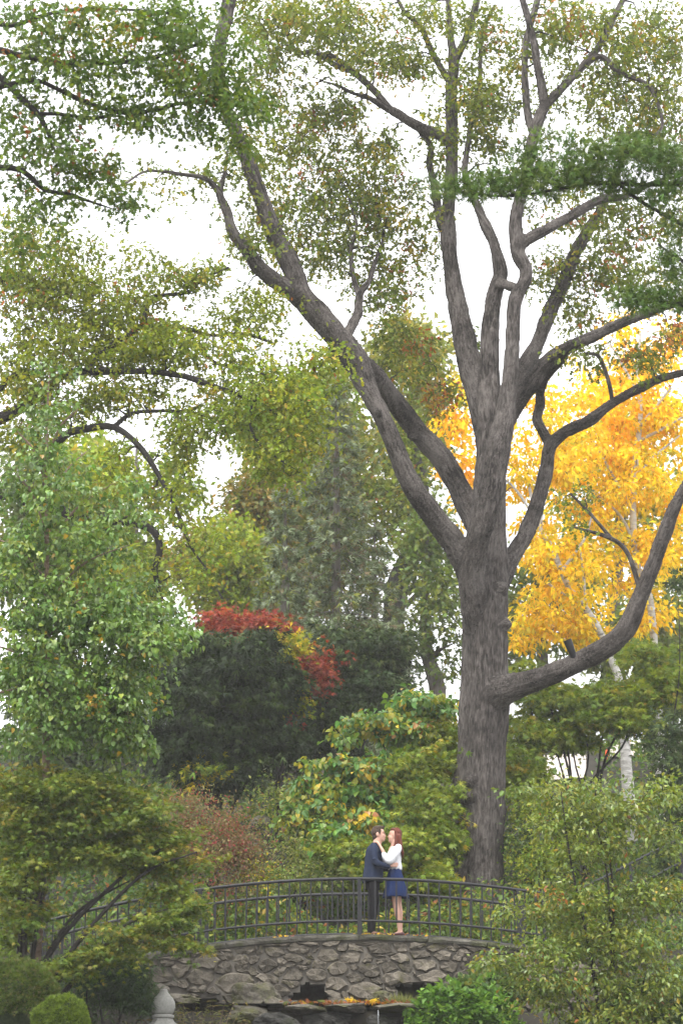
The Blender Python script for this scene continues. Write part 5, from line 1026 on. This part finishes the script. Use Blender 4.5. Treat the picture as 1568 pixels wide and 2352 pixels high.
bgtree('shaded dark tree behind the birch foot', 150, 20, 1450, 1850, 170, G_YEW2, 113, 240, size=.2)
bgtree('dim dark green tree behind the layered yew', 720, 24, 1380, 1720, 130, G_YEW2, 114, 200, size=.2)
bgtree('wide olive tree closing the wood right behind the tall spruce', 770, 31, 930, 1500, 170, [((.17, .19, .03), 4), ((.13, .15, .025), 4), ((.25, .21, .03), 2)], 115, 260)
bgtree('dull green tree filling the wood below the bronze tree', 610, 29, 1180, 1560, 150, [((.12, .14, .03), 4), ((.09, .12, .025), 4), ((.18, .16, .03), 2)], 116, 220)
# hillside ground cover: nobody could count it
def scatter(name, x0, x1, y0, y1, n, size, pal, seed, lift=.18, shape='diamond', thr=.3):
    r = np.random.default_rng(seed); x = r.uniform(x0, x1, n); y = r.uniform(y0, y1, n); d = vnoise(np.stack([x * .8, y * .8, 0 * x], -1))
    k = d > thr; x, y, d = x[k], y[k], d[k]; P = np.stack([x, y, gz(x, y) + lift * d * r.random(len(x)) * 2 + .02], -1); col = np.clip(pick(pal, len(x), r) * (1 + r.normal(0, .2, (len(x), 1))), .005, .6)
    tag(leaf_mesh(name, P, unit(r.normal(0, 1, P.shape)) * .6, size * (.6 + .8 * r.random(len(x))), shape, col, M['leaf'], None, r, .6, .1), kind='stuff')
scatter('hillside_ivy', -9, 10, 2.15, 9, 26000, .13, G_GND, 121, .3)
scatter('streamside_plants', -4.2, 4.4, 2.12, 3.6, 15000, .11, [((.13, .2, .04), 4), ((.09, .15, .03), 4), ((.24, .25, .04), 2), ((.4, .28, .05), .6), ((.3, .12, .05), .4)], 125, .75, thr=.02)
scatter('hilltop_undergrowth', -14, 16, 9, 30, 30000, .2, G_GND, 122, .5)
scatter('bank_undergrowth', -9, -3.3, -5.5, -.2, 9000, .1, [((.04, .07, .02), 4), ((.06, .09, .03), 3)], 123, .4)
scatter('bank_undergrowth', 3.9, 9, -4.5, 2, 7000, .1, [((.05, .09, .025), 4), ((.08, .12, .03), 3)], 124, .4)
print('LEAVES', NLEAF[0])

# ------------------------------------------------------------------ rocks, lantern, small things
def rock(name, label, c, a, seed, mat='rock', sub=4, rough=.42, cat='rock', group=None, rot=0., flat_top=None):
    bm = bmesh.new(); bmesh.ops.create_icosphere(bm, subdivisions=sub, radius=1); V = np.array([v.co[:] for v in bm.verts])
    r = np.random.default_rng(seed)
    for k in range(15):                         # plane cuts make facets
        n_ = unit(r.normal(0, 1, 3)); d = r.uniform(.55, .88); h = V @ n_; V = V - np.maximum(h - d, 0)[:, None] * n_ * .9
    V = V * (1 + rough * (vnoise(V * 2.1 + seed) - .5) + rough * .5 * (vnoise(V * 5 + seed) - .5) + rough * .3 * (vnoise(V * 11 + seed) - .5))[:, None]
    if flat_top: V[:, 2] = np.minimum(V[:, 2], flat_top + .05 * vnoise(V * 3 + seed))
    V = V * np.array(a); cr, sr_ = math.cos(rot), math.sin(rot); V = np.stack([V[:, 0] * cr - V[:, 1] * sr_, V[:, 0] * sr_ + V[:, 1] * cr, V[:, 2]], -1)
    for v, q in zip(bm.verts, V): v.co = q
    me = bpy.data.meshes.new(name); bm.to_mesh(me); bm.free(); me.materials.append(M[mat])
    for p in me.polygons: p.use_smooth = False
    o = bpy.data.objects.new(name, me); o.location = [float(v) for v in c]; COL.objects.link(o); return tag(o, label, cat, group)
def rock_px(label, px, py, y, rx, rz, seed, dp=.8, **k):
    m = MPP(px, py, y); return rock('boulder', label, W(px, py, y), (rx * m, rx * m * dp, rz * m), seed, **k)
rock_px('big mossy sloping boulder under the bridge left of the middle opening', 580, 2294, -.1, 66, 42, 1, .5)
rock_px('pitted boulder on the stream bank in front of the bridge foot', 575, 2338, -1.2, 60, 34, 2)
rock_px('rounded mossy boulder beside the middle opening', 634, 2310, -.3, 26, 24, 3)
rock_px('flat brown boulder right of the middle opening', 792, 2306, .0, 34, 24, 4, .6)
rock_px('lumpy boulder left of the right hand opening', 868, 2298, -.05, 38, 26, 5, .6)
rock_px('small boulder inside the right hand opening', 975, 2316, -.1, 26, 18, 6)
rock_px('low mossy hump behind the waterfall lip', 830, 2318, -.4, 50, 16, 7)
rock_px('weathered rock right of the right hand opening', 1010, 2285, -.2, 22, 26, 8)
rock_px('long flat stone under the left wall', 395, 2296, -.25, 66, 16, 9, .4)
rock_px('dark boulder at the left foot of the bridge', 350, 2290, -.6, 44, 34, 10)
rock_px('grey pointed boulder on the slope above the barberry', 598, 1890, 6.2, 30, 24, 11)
rock_px('square grey rock among the low bushes', 600, 1960, 5.2, 24, 26, 12)
rock_px('pale boulder half hidden high on the slope', 724, 1778, 8.5, 24, 22, 13)
rock_px('rough stone below the grey pointed boulder', 575, 1935, 5.4, 26, 20, 14)
# stone lip of the little waterfall
for i, (px, py, rx, rz, y) in enumerate([(700, 2318, 62, 9, -1.25), (800, 2316, 60, 8, -1.3), (905, 2314, 60, 8, -1.25), (985, 2318, 40, 9, -1.2)]):
    m = MPP(px, py, y)
    rock('ledge_slab', ['flat ledge slab at the left end of the waterfall lip', 'flat ledge slab with yellow leaves on it at the waterfall lip', 'flat ledge slab where the thin fall drops', 'flat ledge slab beside the bright ground cover'][i], W(px, py, y), (rx * m, .5, rz * m * 1.6), 40 + i, rough=.2, flat_top=.55)
for i, (px, py, rx, rz, y) in enumerate([(640, 2352, 60, 26, -1.5), (760, 2356, 70, 30, -1.3), (880, 2358, 70, 32, -1.25), (980, 2352, 50, 30, -1.2)]):
    m = MPP(px, py, y)
    rock('ledge_boulder', ['dark wet boulder under the left end of the ledge', 'dark wet stone face under the leafy ledge', 'dark wet stone face behind the thin fall', 'dark wet stone beside the ground cover foot'][i], W(px, py, y), (rx * m, .35, rz * m), 50 + i, mat='wet')
p = W(868, 2322, -1.85); t = Tubes(); t.add([p + (0, .5, .03), p + (0, .12, .02), p + (0, -.02, -.06), p + (0, -.05, -.5), p + (.01, -.06, -1.3)], np.array((.006, .008, .009, .007, .006)), .05, 8, lump=.6)
tag(t.build('waterfall', M['fall']), 'thin white thread of water falling from the ledge', 'water', kind='stuff')
# fallen leaves on the ledge and the coping
r = np.random.default_rng(77)
def litter(name, pts, n, sp, size, pal, seed):
    r = np.random.default_rng(seed); P = []
    for px, py, y in pts:
        c = W(px, py, y); P.append(c + np.stack([r.normal(0, sp, n), r.normal(0, .1, n), np.abs(r.normal(0, .012, n))], -1))
    P = np.vstack(P); col = np.clip(pick(pal, len(P), r) * (1 + r.normal(0, .2, (len(P), 1))), .01, .8)
    tag(leaf_mesh(name, P, unit(r.normal(0, 1, P.shape)), size * (.7 + .6 * r.random(len(P))), 'maple', col, M['leaf_thin'], None, r, .5, 0.), kind='stuff')
litter('leaf_litter', [(px, 2303, -1.35) for px in range(660, 1000, 17)], 7, .1, .08, G_RUST + [((.25, .1, .05), 5), ((.4, .15, .08), 2)], 78)
litter('leaf_litter', [(812, 2300, -1.4), (806, 2298, -1.4), (850, 2300, -1.35)], 7, .035, .09, G_YEL, 79)
def on_deck(name, xs_, seed):
    r = np.random.default_rng(seed); n = 60; x = np.concatenate([r.normal(c, .12, n // len(xs_)) for c in xs_]); y = r.uniform(.2, .45, len(x)); P = np.stack([x, y, deck(x) + .052 + .02 * r.random(len(x))], -1)
    tag(leaf_mesh(name, P, unit(r.normal(0, 1, P.shape)), .07 * (.7 + .6 * r.random(len(x))), 'maple', pick(G_RUST + G_YEL, len(x), r), M['leaf_thin'], None, r, .4, 0.), kind='stuff')
on_deck('leaf_litter', [.75, .7, .3, 1.3, -1.], 80)
# stone lantern, only its onion finial rises into view
lp = W(376, 2290, -3.6); lx, ly = float(lp[0]), -3.6; m = MPP(376, 2290, -3.6); zt = float(W(376, 2271, -3.6)[2]); zg = float(gz(lx, ly)); zr = float(W(376, 2331, -3.6)[2])
lan = empty('stone_lantern', (lx, ly, zg), 'pale granite lantern top shaped like an onion finial before the bridge', 'lantern')
def lathe(name, prof, mat, parent, n=40, sq=None):
    V, F = [], []
    for rr_, z in prof:
        for j in range(n):
            q = 2 * math.pi * j / n; k = 1 if sq is None else 1 / max(abs(math.cos((q % (2 * math.pi / sq)) - math.pi / sq)), .3) * math.cos(math.pi / sq); V.append((lx + rr_ * k * math.cos(q), ly + rr_ * k * math.sin(q), z))
    for i in range(len(prof) - 1): F += [(i * n + j, i * n + (j + 1) % n, (i + 1) * n + (j + 1) % n, (i + 1) * n + j) for j in range(n)]
    F += [tuple(range(n - 1, -1, -1)), tuple(range((len(prof) - 1) * n, len(prof) * n))]
    return obj_py(name, V, F, M[mat], parent, sm=sq is None)
h = zt - zr; R_ = 27.5 * m
lathe('finial', [(R_ * .72, zr + .004), (R_ * .86, zr + h * .1), (R_ * .98, zr + h * .24), (R_, zr + h * .36), (R_ * .95, zr + h * .5), (R_ * .78, zr + h * .64), (R_ * .55, zr + h * .75), (R_ * .42, zr + h * .83), (R_ * .34, zr + h * .89), (R_ * .32, zr + h * .95), (R_ * .22, zr + h * .99), (.004, zr + h)], 'lantern', lan)
lathe('ring', [(R_ * .84, zr - .05), (R_ * .93, zr - .035), (R_ * .93, zr - .012), (R_ * .86, zr)], 'lantern', lan)
lathe('roof', [(R_ * 2.3, zr - .34), (R_ * 2.35, zr - .28), (R_ * 1.6, zr - .18), (R_ * .95, zr - .1), (R_ * .8, zr - .052)], 'lantern', lan, 36, 6)
lathe('light_box', [(R_ * 1.1, zr - .62), (R_ * 1.1, zr - .342)], 'lantern', lan, 36, 6)
lathe('platform', [(R_ * 1.2, zr - .76), (R_ * 1.8, zr - .68), (R_ * 1.8, zr - .622)], 'lantern', lan, 36, 6)
lathe('post', [(R_ * .7, zg - .1), (R_ * .7, zr - .762)], 'lantern', lan)
# ferns round the lantern
def fern(px, py, y, seed, label, pal):
    r = np.random.default_rng(seed); top = W(px, py, y); b = np.array((top[0], y, float(gz(top[0], y)))); H = max(.3, top[2] - b[2]); o = empty('fern', b, label, 'plant', 'ferns by the stone lantern'); P, O = [], []
    for k in range(9):
        a = r.random() * 6.28; d = np.array((math.cos(a), math.sin(a), 0)); L = .38 * (.7 + .6 * r.random()); f = np.linspace(0, 1, 16)[:, None]
        q = b + (0, 0, -.05) + d * L * f ** 1.4 + np.array((0, 0, 1.)) * (H * (1.15 * f - .2 * f * f)); t = Tubes(); t.add(q[::3], np.linspace(.006, .002, len(q[::3])), .1, 5); t.build('frond_stem', M['brown_bark'], o)
        sd = np.array((-d[1], d[0], 0))
        for sg in (-1, 1): P.append(q[5:]); O.append(np.tile(sd * sg + (0, 0, -.2), (len(q[5:]), 1)))
    P = np.vstack(P); O = np.vstack(O); tag(leaf_mesh('frond_leaves', P, O * 2.5, .11 * (.6 + .5 * r.random(len(P))), 'slim', pick(pal, len(P), r), M['leaf'], o, r, .3, .1), kind='stuff')
GF = [((.14, .14, .05), 4), ((.1, .11, .035), 4), ((.2, .15, .07), 2)]
for i, (px, py, wh) in enumerate([(425, 2290, 'tall fading fern clump right beside the stone lantern'), (455, 2310, 'small fern clump between two taller ferns by the stone lantern'), (490, 2285, 'tall brownish fern clump against the big sloping boulder'), (330, 2330, 'fern clump between the stone lantern and the laceleaf maple'), (470, 2340, 'low fern clump in front of the taller ferns'), (510, 2330, 'low fern clump at the foot of the pitted boulder')]):
    fern(px, py, -3.3 + .25 * (i % 3), 130 + i, wh, GF)
# grass tuft on the ledge
o = empty('grass_tuft', W(925, 2312, -1.1), 'tuft of pale grass growing on the waterfall ledge', 'plant')
P = W(925, 2310, -1.15) + r.normal(0, 1, (60, 3)) * (.1, .06, .01); leaf_mesh('blades', P, np.tile((0, 0, 1.2), (60, 1)) + r.normal(0, .5, (60, 3)), np.full(60, .2), 'blade', pick([((.22, .22, .08), 3), ((.15, .18, .05), 3)], 60, r), M['leaf'], o, r, 1., -.2)['kind'] = 'stuff'
# floodlight strapped on the low oak limb
fl = empty('floodlight', W(1312, 1505, 4.6), 'small black tubular floodlight fixed on the low oak limb', 'lamp')
a, b = W(1318, 1512, 4.5), W(1302, 1470, 4.4); u = unit(b - a)
t = Tubes(); t.add([a, a + u * .02, b - u * .01, b], np.array((.055, .065, .085, .085)), .05, 16); t.build('housing', M['iron'], fl)
t = Tubes(); t.add([b - u * .02, b - u * .018], np.array((.08, .002)), .05, 16); t.build('lens', M['black_rubber'], fl)
t = Tubes(); t.add([W(1330, 1524, 4.6), W(1322, 1514, 4.5), a + u * .05], np.array((.035, .03, .025)), .05, 8); t.build('bracket', M['iron'], fl)
# orange cone on the upper slope
c = on_ground(1393, 1751); m = MPP(1393, 1751, c[1]); hh = 29 * m
co = empty('traffic_cone', c, 'orange traffic cone standing on the upper slope', 'cone'); lx, ly = float(c[0]), float(c[1]); z0 = float(c[2])
lathe('base', [(hh * .36, z0 - .02), (hh * .36, z0 + .03), (hh * .3, z0 + .04)], 'black_rubber', co, 32, 4)
lathe('body', [(hh * .27, z0 + .042), (hh * .2, z0 + hh * .3), (hh * .12, z0 + hh * .65), (hh * .06, z0 + hh * .97), (hh * .04, z0 + hh)], 'orange', co, 28)
lathe('band', [(hh * .176, z0 + hh * .42), (hh * .155, z0 + hh * .52)], 'black_rubber', co, 28)
# leaves one could pick: the biggest ones of the birch and the katsura as pieces of their crowns
def single_leaves(crown_obj, specs, pal, shape, size, seed, n, mat, droop, y_off):
    T, TF = T_[shape]; r = np.random.default_rng(seed); ms = []
    for k in range(6):
        c = pick(pal, 1, r)[0]; me = mesh_np('leaf', T * size, np.array(TF), smooth_=False, col=np.tile(c, (len(T), 1))); me.materials.append(M[mat]); ms.append(me)
    sp = [(s[0], s[1], s[2], s[3], max(1, int(n * s[4] / sum(q[4] for q in specs))), s[5] + y_off, s[6] * .4) for s in specs]; C, _ = sprays(sp, r, pal); C = C[:n]
    a, b, nn = leaf_frames(C, r.normal(0, .4, C.shape), r, .5, droop)
    for i in range(len(C)):
        o = bpy.data.objects.new('leaf', ms[i % 6]); COL.objects.link(o); o.parent = crown_obj; o.matrix_parent_inverse = Matrix()
        o.matrix_basis = Matrix(((a[i][0], b[i][0], nn[i][0], C[i][0]), (a[i][1], b[i][1], nn[i][1], C[i][1]), (a[i][2], b[i][2], nn[i][2], C[i][2]), (0, 0, 0, 1)))
single_leaves(bcr, BI, G_BIRCH, 'heart', .085, 201, 280, 'leaf_gloss', .8, -.7)
single_leaves(kcr, KAT, G_KAT, 'heart', .15, 202, 280, 'leaf_gloss', .8, -.4)

# ------------------------------------------------------------------ thin volume added to lift the blacks, standing in for a film fade
m, nt, b = nodes('fade_volume'); nt.nodes.remove(b)
pv = N(nt, 'ShaderNodeVolumePrincipled'); pv.inputs['Density'].default_value = .0006; pv.inputs['Color'].default_value = (1, .985, .95, 1); pv.inputs['Anisotropy'].default_value = 0.
nt.links.new(pv.outputs[0], nt.nodes['Material Output'].inputs['Volume'])
V = [(x, y, z) for z in (-12, 48) for y in (-66, 126) for x in (-66, 66)]
tag(obj_py('fade_volume', V, [(0, 1, 3, 2), (4, 5, 7, 6), (0, 1, 5, 4), (2, 3, 7, 6), (0, 2, 6, 4), (1, 3, 7, 5)], m), kind='stuff')
